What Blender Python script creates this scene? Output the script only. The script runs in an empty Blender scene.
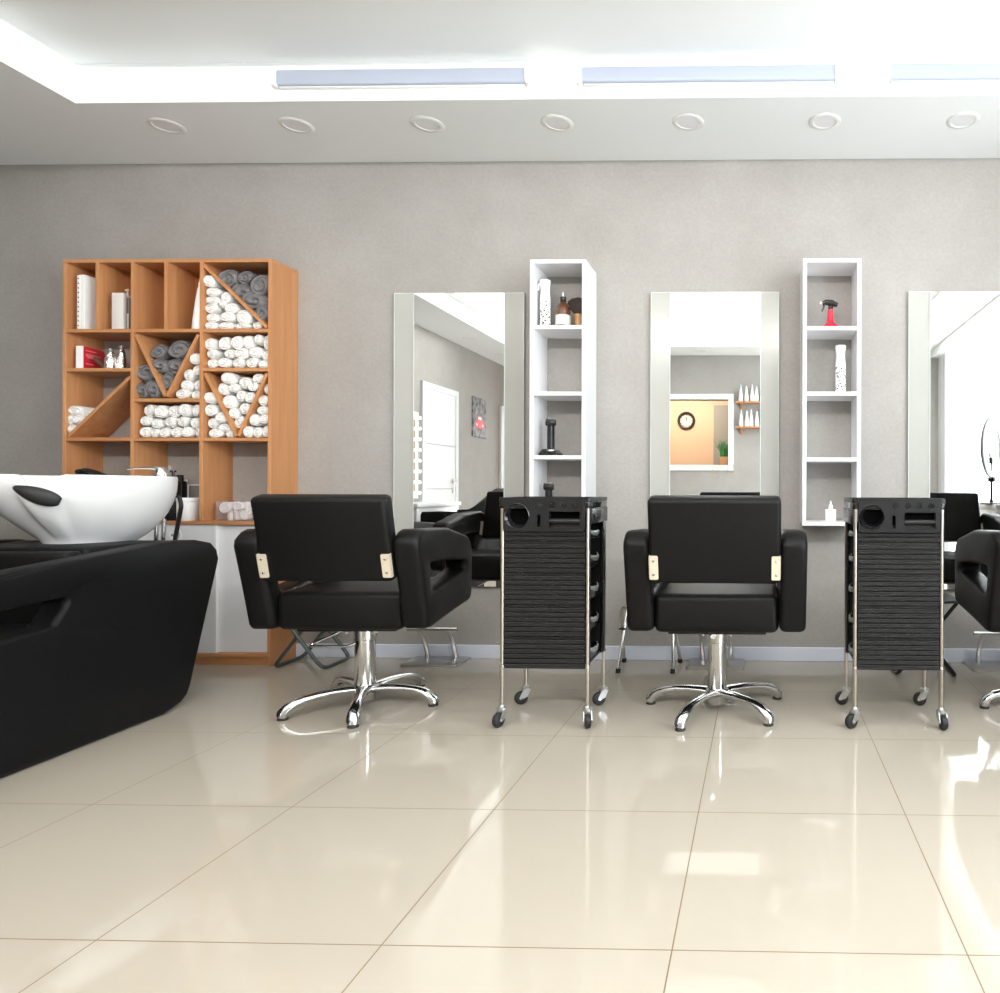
import bpy, bmesh, math, random
from mathutils import Vector, Matrix
random.seed(7)
C = bpy.context.scene.collection
PI = math.pi

# ------------------------------------------------------------------ survey of the room
# camera: 690 px focal length on a 1000 px wide frame, principal point (746, 488), eye 0.945 m
F, CX, CY, ROLL, YAW, EYE = 690., 746., 488., .003, .021, .945
def ray(px, py):
    du, dv = px-CX, py-CY
    u = (du+dv*ROLL)/F; v = (dv-du*ROLL)/F
    return (u*math.cos(YAW)-math.sin(YAW), u*math.sin(YAW)+math.cos(YAW), -v)
def atY(px, py, Y):
    d = ray(px, py); t = Y/d[1]; return Vector((d[0]*t, Y, EYE+d[2]*t))
def atZ(px, py, z=0):
    d = ray(px, py); t = (z-EYE)/d[2]; return Vector((d[0]*t, d[1]*t, z))

WALL = 3.785        # back wall
SOFF = 2.746        # lowered ceiling border
CEIL = 2.93         # recessed ceiling
LEFT, RIGHT, BACK = -3.82, 2.45, -1.85

# ------------------------------------------------------------------ materials
MATS = {}
def nodes_of(m):
    nt = m.node_tree; return nt, nt.nodes, nt.links, nt.nodes['Principled BSDF']
def mat(name, col, rough=.5, metal=0., spec=.5, bump=None, vary=None, trans=0., alpha=1., emit=None, coat=0., sheen=0., ior=None, sss=0.):
    if name in MATS: return MATS[name]
    m = bpy.data.materials.new(name); m.use_nodes = True
    nt, N, L, b = nodes_of(m)
    b.inputs['Base Color'].default_value = (*col, 1); b.inputs['Roughness'].default_value = rough
    b.inputs['Metallic'].default_value = metal; b.inputs['Specular IOR Level'].default_value = spec
    b.inputs['Transmission Weight'].default_value = trans; b.inputs['Alpha'].default_value = alpha
    b.inputs['Coat Weight'].default_value = coat; b.inputs['Sheen Weight'].default_value = sheen
    if ior: b.inputs['IOR'].default_value = ior
    if emit: b.inputs['Emission Color'].default_value = (*emit[0], 1); b.inputs['Emission Strength'].default_value = emit[1]
    if bump or vary:
        tc = N.new('ShaderNodeTexCoord')
    if bump:                                    # (scale, strength)
        n = N.new('ShaderNodeTexNoise'); n.inputs['Scale'].default_value = bump[0]; n.inputs['Detail'].default_value = 4
        L.new(tc.outputs['Object'], n.inputs['Vector'])
        bp = N.new('ShaderNodeBump'); bp.inputs['Strength'].default_value = bump[1]; bp.inputs['Distance'].default_value = .01
        L.new(n.outputs['Fac'], bp.inputs['Height']); L.new(bp.outputs['Normal'], b.inputs['Normal'])
    if vary:                                    # (scale, colour2, low, high)
        n = N.new('ShaderNodeTexNoise'); n.inputs['Scale'].default_value = vary[0]; n.inputs['Detail'].default_value = 6
        L.new(tc.outputs['Object'], n.inputs['Vector'])
        r = N.new('ShaderNodeValToRGB'); r.color_ramp.elements[0].position = vary[2]; r.color_ramp.elements[1].position = vary[3]
        r.color_ramp.elements[0].color = (*vary[1], 1); r.color_ramp.elements[1].color = (*col, 1)
        L.new(n.outputs['Fac'], r.inputs['Fac']); L.new(r.outputs['Color'], b.inputs['Base Color'])
    MATS[name] = m; return m
def wood(name, axis, c1, c2):
    m = bpy.data.materials.new(name); m.use_nodes = True
    nt, N, L, b = nodes_of(m)
    tc = N.new('ShaderNodeTexCoord'); mp = N.new('ShaderNodeMapping')
    s = [22, 22, 22]; s[axis] = 1.1; mp.inputs['Scale'].default_value = s
    L.new(tc.outputs['Object'], mp.inputs['Vector'])
    n = N.new('ShaderNodeTexNoise'); n.inputs['Scale'].default_value = 1.6; n.inputs['Detail'].default_value = 5; n.inputs['Distortion'].default_value = .6
    L.new(mp.outputs['Vector'], n.inputs['Vector'])
    r = N.new('ShaderNodeValToRGB'); r.color_ramp.elements[0].position = .3; r.color_ramp.elements[1].position = .75
    r.color_ramp.elements[0].color = (*c1, 1); r.color_ramp.elements[1].color = (*c2, 1)
    L.new(n.outputs['Fac'], r.inputs['Fac']); L.new(r.outputs['Color'], b.inputs['Base Color'])
    b.inputs['Roughness'].default_value = .45
    MATS[name] = m; return m

WOOD_V = wood('beech_upright', 2, (.47,.205,.078), (.585,.285,.125))
WOOD_H = wood('beech_flat', 0, (.47,.205,.078), (.585,.285,.125))
LEATHER = mat('black_leatherette', (.0040,.0039,.0038), .47, spec=.20, bump=(260, .08))
LEATHER_S = mat('black_leatherette_smooth', (.0030,.0031,.0036), .5, spec=.17, bump=(180, .08))
CHROME = mat('chrome', (.66,.66,.655), .13, 1.)
BRUSHED = mat('brushed_steel', (.62,.60,.57), .28, 1.)
NICKEL = mat('satin_nickel', (.50,.455,.39), .34, 1.)
ZINC = mat('zinc_plated_steel', (.50,.51,.50), .42, 1.)
PLATE = mat('cream_metal_plate', (.72,.64,.50), .35, .3)
BLACKP = mat('black_plastic', (.008,.008,.009), .30, spec=.35)
BLACKG = mat('gloss_black_plastic', (.008,.008,.009), .08)
RIBS = mat('ribbed_charcoal_plastic', (.0085,.0083,.008), .42, spec=.35)
RUBBER = mat('black_rubber', (.012,.012,.012), .6)
GREYTAB = mat('smoky_clear_plastic', (.20,.21,.205), .2, spec=.6)
WHITEL = mat('white_lacquer', (.80,.80,.81), .35)
WHITEP = mat('white_paint', (.82,.82,.81), .6)
DOORW = mat('white_door_paint', (.68,.69,.70), .35)
CERAMIC = mat('white_ceramic', (.86,.86,.85), .06, coat=.4)
TOWEL = mat('white_terry', (.80,.785,.755), .95, spec=.05)
TOWELG = mat('grey_terry', (.205,.195,.197), .95, spec=.05, vary=(2.2, (.165,.157,.158), .35, .7))
CLOTHBAND = mat('cotton', (.85,.82,.77), .9, spec=.1, bump=(300, .3))
GREYTUBE = mat('green_grey_tube', (.085,.105,.10), .4, .5)
SKIRT = mat('pale_grey_skirting', (.66,.70,.79), .4)
RED = mat('red_plastic', (.72,.018,.04), .25)
REDCARD = mat('red_card', (.66,.018,.03), .35)
PAPER = mat('white_paper', (.84,.83,.81), .5)
CARTON = mat('pale_carton', (.74,.70,.66), .6)
AMBER = mat('amber_glass', (.10,.030,.008), .08, coat=.5)
LABELM = mat('cream_label', (.72,.69,.61), .6)
HANDLEW = mat('light_wood_handle', (.62,.36,.16), .45, vary=(25, (.5,.27,.11), .3, .7))
BRISTLE = mat('brown_bristles', (.035,.022,.016), .7, bump=(500, .5))
GREEN = mat('green_print', (.18,.62,.16), .5)
INK = mat('black_ink', (.012,.012,.012), .6)
GREYINK = mat('grey_ink', (.35,.35,.35), .6)
BROWN = mat('brown_comb', (.10,.058,.036), .4)

SMOKE = mat('smoky_bottle', (.20,.19,.18), .15, spec=.6)
FOIL = mat('crinkled_foil', (.85,.83,.80), .16, 1., bump=(60, .8))
PEACH = mat('peach_wall', (.74,.50,.335), .8)
TAUPE = mat('taupe_panel', (.36,.325,.28), .7)
GRASS = mat('artificial_grass', (.045,.24,.035), .6, vary=(30, (.02,.12,.02), .3, .7))
POT = mat('terracotta_wood_pot', (.36,.16,.06), .6)
TWINE = mat('jute_twine', (.50,.37,.20), .9)
CLOCKR = mat('dark_clock_rim', (.035,.024,.018), .35)
CREAM = mat('cream_dial', (.75,.70,.58), .5)
DIFF = mat('lamp_diffuser', (.40,.44,.53), .4)
DIFF2 = mat('downlight_diffuser', (.84,.83,.84), .4)
LAMPW = mat('white_lamp_body', (.82,.82,.80), .4)
BULB = mat('frosted_bulb', (.95,.94,.92), .3, emit=((1,.97,.92), .35))
CEILM = mat('ceiling_white', (.885,.905,.90), .75)
YELLOW = mat('yellow_tag', (.7,.55,.02), .5)
MIRROR = mat('mirror_silver', (.90,.915,.905), .0, 1.)
PICG = mat('street_picture', (.30,.30,.31), .5, vary=(14, (.05,.05,.055), .35, .62))
SCREEN = mat('screen_print_blue', (.10,.20,.55), .4)

# plaster wallpaper: mottled warm grey
def plaster():
    m = bpy.data.materials.new('grey_plaster_wallpaper'); m.use_nodes = True
    nt, N, L, b = nodes_of(m)
    geo = N.new('ShaderNodeNewGeometry')
    n1 = N.new('ShaderNodeTexNoise'); n1.inputs['Scale'].default_value = 2.6; n1.inputs['Detail'].default_value = 9; n1.inputs['Roughness'].default_value = .68
    n2 = N.new('ShaderNodeTexNoise'); n2.inputs['Scale'].default_value = 60; n2.inputs['Detail'].default_value = 4
    for n in (n1, n2): L.new(geo.outputs['Position'], n.inputs['Vector'])
    r1 = N.new('ShaderNodeValToRGB'); r1.color_ramp.elements[0].position = .34; r1.color_ramp.elements[1].position = .68
    r1.color_ramp.elements[0].color = (.335,.315,.291,1); r1.color_ramp.elements[1].color = (.378,.359,.335,1)
    r2 = N.new('ShaderNodeValToRGB'); r2.color_ramp.elements[0].position = .3; r2.color_ramp.elements[1].position = .7
    r2.color_ramp.elements[0].color = (.90,.90,.90,1); r2.color_ramp.elements[1].color = (1,1,1,1)
    mx = N.new('ShaderNodeMix'); mx.data_type = 'RGBA'; mx.blend_type = 'MULTIPLY'; mx.inputs['Factor'].default_value = 1
    L.new(n1.outputs['Fac'], r1.inputs['Fac']); L.new(n2.outputs['Fac'], r2.inputs['Fac'])
    L.new(r1.outputs['Color'], mx.inputs['A']); L.new(r2.outputs['Color'], mx.inputs['B'])
    L.new(mx.outputs['Result'], b.inputs['Base Color'])
    bp = N.new('ShaderNodeBump'); bp.inputs['Strength'].default_value = .12; bp.inputs['Distance'].default_value = .004
    L.new(n2.outputs['Fac'], bp.inputs['Height']); L.new(bp.outputs['Normal'], b.inputs['Normal'])
    b.inputs['Roughness'].default_value = .62
    return m
PLASTER = plaster()

# polished porcelain tiles, 60 x 60 cm, thin brown grout
def tiles():
    m = bpy.data.materials.new('polished_cream_tiles'); m.use_nodes = True
    nt, N, L, b = nodes_of(m)
    geo = N.new('ShaderNodeNewGeometry'); sp = N.new('ShaderNodeSeparateXYZ'); L.new(geo.outputs['Position'], sp.inputs[0])
    def math_(op, a, bb):
        n = N.new('ShaderNodeMath'); n.operation = op
        for i, v in enumerate((a, bb)):
            if v is None: continue
            if isinstance(v, (int, float)): n.inputs[i].default_value = v
            else: L.new(v, n.inputs[i])
        return n.outputs[0]
    ds = []
    for ax, off in (('X', -.178), ('Y', 1.407)):
        q = math_('DIVIDE', math_('SUBTRACT', sp.outputs[ax], off), .6005)
        f = math_('FRACT', math_('ADD', q, 100.5), None)
        ds.append(math_('ABSOLUTE', math_('SUBTRACT', f, .5), None))
    d = math_('MINIMUM', ds[0], ds[1])
    g = math_('LESS_THAN', d, .0024)
    n1 = N.new('ShaderNodeTexNoise'); n1.inputs['Scale'].default_value = 1.3; n1.inputs['Detail'].default_value = 3
    L.new(geo.outputs['Position'], n1.inputs['Vector'])
    r1 = N.new('ShaderNodeValToRGB'); r1.color_ramp.elements[0].color = (.39,.35,.287,1); r1.color_ramp.elements[1].color = (.415,.374,.31,1)
    L.new(n1.outputs['Fac'], r1.inputs['Fac'])
    mx = N.new('ShaderNodeMix'); mx.data_type = 'RGBA'; L.new(g, mx.inputs['Factor'])
    L.new(r1.outputs['Color'], mx.inputs['A']); mx.inputs['B'].default_value = (.17,.12,.07,1)
    L.new(mx.outputs['Result'], b.inputs['Base Color'])
    b.inputs['Roughness'].default_value = .045; b.inputs['Specular IOR Level'].default_value = .32
    rr = math_('ADD', math_('MULTIPLY', g, .5), .045); L.new(rr, b.inputs['Roughness'])
    return m
TILES = tiles()

GLASS = mat('back_painted_glass', (.415,.415,.382), .16, spec=.4)
def clear_mat():
    m = bpy.data.materials.new('clear_plastic'); m.use_nodes = True
    nt, N, L, b = nodes_of(m)
    b.inputs['Base Color'].default_value = (.75,.72,.74,1); b.inputs['Roughness'].default_value = .08
    tr = N.new('ShaderNodeBsdfTransparent'); tr.inputs['Color'].default_value = (.96,.95,.955,1); ms = N.new('ShaderNodeMixShader'); ms.inputs[0].default_value = .10
    L.new(tr.outputs[0], ms.inputs[1]); L.new(b.outputs[0], ms.inputs[2])
    L.new(ms.outputs[0], N['Material Output'].inputs['Surface']); return m
CLEAR = clear_mat()
EDGE = mat('polished_glass_edge', (.72,.82,.78), .2)
def pane_mat():
    m = bpy.data.materials.new('window_glass'); m.use_nodes = True
    nt, N, L, b = nodes_of(m)
    b.inputs['Base Color'].default_value = (.9,.95,.95,1); b.inputs['Roughness'].default_value = .02
    tr = N.new('ShaderNodeBsdfTransparent'); ms = N.new('ShaderNodeMixShader'); ms.inputs[0].default_value = .08
    L.new(tr.outputs[0], ms.inputs[1]); L.new(b.outputs[0], ms.inputs[2])
    L.new(ms.outputs[0], N['Material Output'].inputs['Surface']); return m
PANE = pane_mat()
def curtain_mat():
    m = bpy.data.materials.new('sheer_white_voile'); m.use_nodes = True
    nt, N, L, b = nodes_of(m)
    tl = N.new('ShaderNodeBsdfTranslucent'); tl.inputs['Color'].default_value = (.92,.93,.95,1)
    df = N.new('ShaderNodeBsdfDiffuse'); df.inputs['Color'].default_value = (.9,.9,.92,1)
    tr = N.new('ShaderNodeBsdfTransparent')
    m1 = N.new('ShaderNodeMixShader'); m1.inputs[0].default_value = .35
    m2 = N.new('ShaderNodeMixShader'); m2.inputs[0].default_value = .42
    L.new(tl.outputs[0], m1.inputs[1]); L.new(df.outputs[0], m1.inputs[2])
    L.new(m1.outputs[0], m2.inputs[1]); L.new(tr.outputs[0], m2.inputs[2])
    L.new(m2.outputs[0], N['Material Output'].inputs['Surface']); N.remove(b); return m
VOILE = curtain_mat()
def speckle():                               # white spray bottle printed with loose black strokes
    m = bpy.data.materials.new('white_with_black_strokes'); m.use_nodes = True
    nt, N, L, b = nodes_of(m)
    tc = N.new('ShaderNodeTexCoord'); mp = N.new('ShaderNodeMapping'); mp.inputs['Scale'].default_value = (1, 1, 1.5); mp.inputs['Rotation'].default_value = (0, .6, 0)
    L.new(tc.outputs['Object'], mp.inputs['Vector'])
    v = N.new('ShaderNodeTexVoronoi'); v.inputs['Scale'].default_value = 62; v.inputs['Randomness'].default_value = .7
    L.new(mp.outputs['Vector'], v.inputs['Vector'])
    lt = N.new('ShaderNodeMath'); lt.operation = 'LESS_THAN'; lt.inputs[1].default_value = .36; L.new(v.outputs['Distance'], lt.inputs[0])
    mx = N.new('ShaderNodeMix'); mx.data_type = 'RGBA'; L.new(lt.outputs[0], mx.inputs['Factor'])
    mx.inputs['A'].default_value = (.84,.84,.83,1); mx.inputs['B'].default_value = (.015,.015,.015,1)
    L.new(mx.outputs['Result'], b.inputs['Base Color']); b.inputs['Roughness'].default_value = .35
    return m
SPECK = speckle()

# ------------------------------------------------------------------ mesh helpers
def rounded(pts, r, seg=6):
    """round the corners of a closed 2-D polygon"""
    out = []; n = len(pts)
    for i in range(n):
        p = Vector(pts[i]); a = Vector(pts[i-1]); b = Vector(pts[(i+1) % n])
        rr = r[i] if isinstance(r, (list, tuple)) else r
        da, db = (a-p), (b-p); la, lb = da.length, db.length; da /= la; db /= lb
        ang = max(.05, da.angle(db)); d = min(rr/math.tan(ang/2), la*.48, lb*.48)
        if rr <= 0: out.append(tuple(p)); continue
        s, e = p+da*d, p+db*d
        for k in range(seg+1):
            t = k/seg; out.append(tuple(s*(1-t)**2 + p*2*t*(1-t) + e*t*t))
    return out
class M:
    def __init__(s): s.bm = bmesh.new()
    def box(s, x0, x1, y0, y1, z0, z1, bev=0., seg=2, mtx=None):
        vs = [s.bm.verts.new((x, y, z)) for x in (x0, x1) for y in (y0, y1) for z in (z0, z1)]
        fs = [s.bm.faces.new([vs[i] for i in q]) for q in ((0,1,3,2),(4,6,7,5),(0,4,5,1),(2,3,7,6),(0,2,6,4),(1,5,7,3))]
        if bev:
            ed = list({e for f in fs for e in f.edges})
            r = bmesh.ops.bevel(s.bm, geom=ed, offset=bev, segments=seg, profile=.5, affect='EDGES')
            vs = list({v for f in r['faces'] for v in f.verts} | {v for v in vs if v.is_valid})
        if mtx: bmesh.ops.transform(s.bm, matrix=mtx, verts=vs)
        return vs
    def prism(s, pts, axis, a, b, mtx=None, bev=0., seg=2):
        """extrude a 2-D polygon along an axis (0: pts are y,z; 1: pts are x,z; 2: pts are x,y)"""
        def P(p, t): return {0: (t, p[0], p[1]), 1: (p[0], t, p[1]), 2: (p[0], p[1], t)}[axis]
        A = [s.bm.verts.new(P(p, a)) for p in pts]; B = [s.bm.verts.new(P(p, b)) for p in pts]
        n = len(pts); fs = [s.bm.faces.new(A[::-1]), s.bm.faces.new(B)]
        rim = list(fs[0].edges)+list(fs[1].edges)
        for i in range(n): fs.append(s.bm.faces.new((A[i], A[(i+1) % n], B[(i+1) % n], B[i])))
        vs = A+B
        if bev:
            r = bmesh.ops.bevel(s.bm, geom=rim, offset=bev, segments=seg, profile=.5, affect='EDGES')
            vs = list({v for f in r['faces'] for v in f.verts} | {v for v in vs if v.is_valid})
        if mtx: bmesh.ops.transform(s.bm, matrix=mtx, verts=vs)
    def sweep(s, path, w, h=None, seg=12, caps=True, up=(0,0,1)):
        """elliptical section swept along a path; w: half width (sideways), h: half height"""
        path = [Vector(p) for p in path]; n = len(path); h = h or w
        W_ = w if isinstance(w, (list, tuple)) else [w]*n; H_ = h if isinstance(h, (list, tuple)) else [h]*n
        rings = []; U = Vector(up)
        side = None
        for i, p in enumerate(path):
            t = (path[min(i+1, n-1)]-path[max(i-1, 0)]).normalized()
            if side is None:
                sd = t.cross(U)
                if sd.length < 1e-3: sd = t.cross(Vector((1,0,0)))
                side = sd.normalized()
            else:
                side = (side-t*side.dot(t)).normalized()
            nrm = side.cross(t)
            rings.append([s.bm.verts.new(p+side*math.cos(2*PI*k/seg)*W_[i]+nrm*math.sin(2*PI*k/seg)*H_[i]) for k in range(seg)])
        for a, b in zip(rings, rings[1:]):
            for k in range(seg): s.bm.faces.new((a[k], b[k], b[(k+1) % seg], a[(k+1) % seg]))
        if caps:
            s.bm.faces.new(rings[0]); s.bm.faces.new(rings[-1][::-1])
    def tube(s, pts, r, seg=10, bend=.0, caps=True):
        """round bar through corner points, corners eased by bend"""
        pts = [Vector(p) for p in pts]; out = [pts[0]]
        for i in range(1, len(pts)-1):
            p, a, b = pts[i], pts[i-1], pts[i+1]
            d = min(bend, (a-p).length*.45, (b-p).length*.45)
            if d <= 0: out.append(p); continue
            A, B = p+(a-p).normalized()*d, p+(b-p).normalized()*d
            for k in range(6):
                t = k/5; out.append(A*(1-t)**2+p*2*t*(1-t)+B*t*t)
        out.append(pts[-1]); s.sweep(out, r, r, seg, caps)
    def lathe(s, prof, c=(0,0,0), seg=24, axis=2, sx=1., sy=1.):
        """revolve (r, h) pairs about an axis through c"""
        c = Vector(c); rings = []
        for r, h in prof:
            ring = []
            for k in range(seg):
                a = 2*PI*k/seg; u, v = r*math.cos(a)*sx, r*math.sin(a)*sy
                q = {2: (u, v, h), 1: (u, h, -v), 0: (h, u, v)}[axis]
                ring.append(s.bm.verts.new(c+Vector(q)))
            rings.append(ring)
        for a, b in zip(rings, rings[1:]):
            for k in range(seg): s.bm.faces.new((a[k], a[(k+1) % seg], b[(k+1) % seg], b[k]))
        s.bm.faces.new(rings[0][::-1]); s.bm.faces.new(rings[-1])
    def cyl(s, a, b, r, seg=16): s.sweep([a, b], r, r, seg)
    def ring_frame(s, outer, inner, centre, x0, x1, rc, n=84, k=4):
        """upholstered loop in the y,z plane: outer and inner outlines, lateral extent x0..x1, soft corners rc"""
        def hit(poly, a):
            d = Vector((math.cos(a), math.sin(a))); best = 0
            for i in range(len(poly)):
                p = Vector(poly[i])-centre; q = Vector(poly[(i+1) % len(poly)])-centre; e = q-p
                den = d.x*e.y-d.y*e.x
                if abs(den) < 1e-9: continue
                t = (p.x*e.y-p.y*e.x)/den; uu = (p.x*d.y-p.y*d.x)/den
                if t > 0 and -1e-6 <= uu <= 1+1e-6: best = max(best, t)
            return centre+d*best
        centre = Vector(centre); rings = []
        for i in range(n):
            a = 2*PI*i/n; po, pi = hit(outer, a), hit(inner, a); L = (po-pi).length; d = (po-pi)/L
            r = min(rc, L*.45, (x1-x0)*.45); sec = []
            for cxs, cls, a0 in ((x1-r, L-r, 0), (x0+r, L-r, PI/2), (x0+r, r, PI), (x1-r, r, 1.5*PI)):
                for q in range(k+1):
                    th = a0+PI/2*q/k; sec.append((cxs+r*math.cos(th), cls+r*math.sin(th)))
            rings.append([s.bm.verts.new((sx, (pi+d*l).x, (pi+d*l).y)) for sx, l in sec])
        m = len(rings[0])
        for i in range(n):
            A, B = rings[i], rings[(i+1) % n]
            for q in range(m): s.bm.faces.new((A[q], A[(q+1) % m], B[(q+1) % m], B[q]))
    def build(s, name, m, parent=None, smooth=40, loc=None, rot=None):
        bmesh.ops.recalc_face_normals(s.bm, faces=s.bm.faces[:])
        me = bpy.data.meshes.new(name); s.bm.to_mesh(me); s.bm.free()
        me.materials.append(m)
        if smooth:
            me.polygons.foreach_set('use_smooth', [True]*len(me.polygons))
            me.set_sharp_from_angle(angle=math.radians(smooth))
        o = bpy.data.objects.new(name, me); C.objects.link(o)
        if parent: o.parent = parent
        if loc is not None: o.location = loc
        if rot is not None: o.rotation_euler = rot
        return o
def tag(o, label, cat, group=None):
    o['label'] = label; o['category'] = cat
    if group: o['group'] = group
    return o
def thing(name, label, cat, loc=(0,0,0), rz=0, group=None):
    o = bpy.data.objects.new(name, None); C.objects.link(o); o.empty_display_size = .1
    o.location = loc; o.rotation_euler = (0, 0, rz); return tag(o, label, cat, group)
def struct(name, mb, m, parent=None, smooth=40):
    o = mb.build(name, m, parent, smooth); o['kind'] = 'structure'; return o
def kids(o): return [c for c in bpy.data.objects if c.parent == o]
def dup(o, parent=None):
    ch = kids(o)
    c = o.copy(); C.objects.link(c); c.parent = parent
    for k in ch: dup(k, c)
    return c
def place(o, loc, rz=0., label=None, group=None):
    o.location = loc; o.rotation_euler = (0, 0, rz)
    if label: o['label'] = label
    if group: o['group'] = group
    return o

# ------------------------------------------------------------------ the room
T = .12
m = M(); m.box(-6.2, RIGHT+T, -5.2, WALL+T, -.1, 0); struct('floor', m, TILES, smooth=0)
m = M(); m.box(-5.6, RIGHT+T, WALL, WALL+T, 0, CEIL+.1); struct('wall_back', m, PLASTER, smooth=0)
m = M(); m.box(LEFT-T, LEFT, -4.6, .75, 0, CEIL+.1); struct('wall_left', m, PLASTER, smooth=0)
m = M(); m.box(-5.6, LEFT-T, .63, .75, 0, CEIL+.1); struct('wall_alcove', m, PLASTER, smooth=0)
m = M(); m.box(-5.6-T, -5.6, .63, WALL+T, 0, CEIL+.1); struct('wall_far_left', m, PLASTER, smooth=0)
WX0, WX1, WZ0, WZ1 = -2.15, -.44, 1.255, 2.145          # hatch in the rear partition
PX0 = -2.45
for a in ((PX0, WX0, 0, CEIL+.1), (WX1, RIGHT, 0, CEIL+.1), (WX0, WX1, 0, WZ0), (WX0, WX1, WZ1, CEIL+.1)):
    m = M(); m.box(a[0], a[1], BACK-T, BACK, a[2], a[3]); struct('wall_front', m, PLASTER, smooth=0)
m = M(); ex0, ex1 = LEFT+.1, PX0-.1                    # invented glazed entrance at the corridor's end, added for its fill light
m.box(LEFT-T, ex0, -4.6-T, -4.6, 0, CEIL+.1); m.box(ex1, PX0, -4.6-T, -4.6, 0, CEIL+.1); m.box(ex0, ex1, -4.6-T, -4.6, 2.4, CEIL+.1)
struct('wall_corridor', m, PLASTER, smooth=0)
m = M()
for a in ((ex0,ex0+.06,0,2.4),(ex1-.06,ex1,0,2.4),(ex0+.06,ex1-.06,0,.08),(ex0+.06,ex1-.06,2.32,2.4),((ex0+ex1)/2-.03,(ex0+ex1)/2+.03,.08,2.32)): m.box(a[0], a[1], -4.68, -4.62, a[2], a[3])
d3 = struct('added_door', m, WHITEL, smooth=0)  # unseen made-up door around the entrance fill
m = M(); m.box(ex0+.06, ex1-.06, -4.654, -4.646, .08, 2.32); struct('added_door_glass', m, PANE, d3, smooth=0)
m = M(); m.box(PX0, RIGHT+T, -3.65-T, -3.65, 0, CEIL+.1); struct('wall_rear_room', m, PEACH, smooth=0)
m = M(); m.box(PX0-.0, PX0+.1, -4.6, BACK-T, 0, CEIL+.1); struct('wall_rear_room_side', m, PEACH, smooth=0)
# right wall with the wide window
VY0, VY1, VZ0, VZ1 = -.95, 2.45, .12, 2.6
m = M()
m.box(RIGHT, RIGHT+T, -3.65, VY0, 0, CEIL+.1); m.box(RIGHT, RIGHT+T, VY1, WALL, 0, CEIL+.1)
m.box(RIGHT, RIGHT+T, VY0, VY1, 0, VZ0); m.box(RIGHT, RIGHT+T, VY0, VY1, VZ1, CEIL+.1)
struct('wall_right', m, PLASTER, smooth=0)
m = M()
for y in (VY0, VY0+(VY1-VY0)/3-.03, VY0+2*(VY1-VY0)/3-.03, VY1-.06): m.box(RIGHT+.05, RIGHT+.11, y, y+.06, VZ0, VZ1)
for z in (VZ0, VZ1-.06): m.box(RIGHT+.05, RIGHT+.11, VY0, VY1, z, z+.06)
w1 = struct('window_1', m, WHITEL, smooth=0)
m = M(); m.box(RIGHT+.075, RIGHT+.083, VY0, VY1, VZ0, VZ1); struct('window_1_pane', m, PANE, w1, smooth=0).name = 'pane'
# ceiling: recessed field and lowered border
CX0, CX1, CY0, CY1 = -3.228, 1.80, -1.25, 3.180
m = M()
m.box(-5.7, RIGHT+T, -4.75, WALL+T, CEIL, CEIL+.1)
for a in ((-5.6, RIGHT, CY1, WALL), (-5.6, CX0, -4.6, CY1), (CX1, RIGHT, BACK, CY1), (CX0, CX1, BACK, CY0)):
    m.box(a[0], a[1], a[2], a[3], SOFF, CEIL)
m.box(CX0, PX0, -4.6, BACK, SOFF, CEIL)
struct('ceiling', m, CEILM, smooth=0)
# baseboards
def skirting(name, pts):
    m = M()
    for (x0, x1, y0, y1) in pts: m.box(x0, x1, y0, y1, 0, .075, .004)
    struct(name, m, SKIRT, smooth=0)
skirting('baseboard_back', [(-2.572, RIGHT, WALL-.016, WALL), (-5.6, -3.70, WALL-.016, WALL)])
skirting('baseboard_left', [(LEFT, LEFT+.014, -1.0, .75), (LEFT, LEFT+.014, -2.2, -2.05)])
skirting('baseboard_front', [(PX0, RIGHT, BACK, BACK+.014)])
# hatch trim
m = M(); f = .075
for a in ((WX0-f, WX1+f, WZ1, WZ1+f), (WX0-f, WX1+f, WZ0-f, WZ0), (WX0-f, WX0, WZ0, WZ1), (WX1, WX1+f, WZ0, WZ1)):
    m.box(a[0], a[1], BACK-T-.01, BACK+.02, a[2], a[3], .004)
struct('trim_1', m, WHITEL, smooth=0)
# pelmet above the curtains
m = M(); m.box(RIGHT-.24, RIGHT-.0, -1.5, 2.78, 2.64, SOFF); struct('trim_2', m, WHITEP, smooth=0)
# grey panel in the rear room
m = M(); m.box(-.76, .3, -3.65, -3.60, 0, 2.28); struct('trim_3', m, TAUPE, smooth=0)

# ------------------------------------------------------------------ ceiling lamps
def luminaire():
    t = thing('linear_ceiling_light', 'x', 'light', group='linear lamps on the ceiling step')
    m = M(); m.prism(rounded([(-.032,-.037),(.0,-.037),(.0,.037),(-.032,.037)], [.02,.002,.002,.02], 5), 0, -.58, .58); m.build('diffuser', DIFF, t)
    for s in (-1, 1):
        m = M(); m.prism(rounded([(-.037,-.041),(.0,-.041),(.0,.041),(-.037,.041)], [.022,.002,.002,.022], 5), 0, s*.58-.024*(s<0), s*.58+.024*(s>0), bev=.004); m.build('end_cap', LAMPW, t)
    m = M(); m.box(-.575, .575, -.022, 0, -.044, -.038, .002); m.box(-.575, .575, -.012, 0, .038, .042); m.build('rail', LAMPW, t)
    return t
lum = luminaire()
for i, (x, lb) in enumerate([(-1.668, 'white linear lamp on the ceiling step, nearest the wooden cabinet'), (-.245, 'white linear lamp on the ceiling step, middle of the three'), (1.165, 'white linear lamp on the ceiling step, cut by the right edge')]):
    o = lum if i == 0 else dup(lum); place(o, (x, CY1, 2.842), 0, lb)
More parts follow.
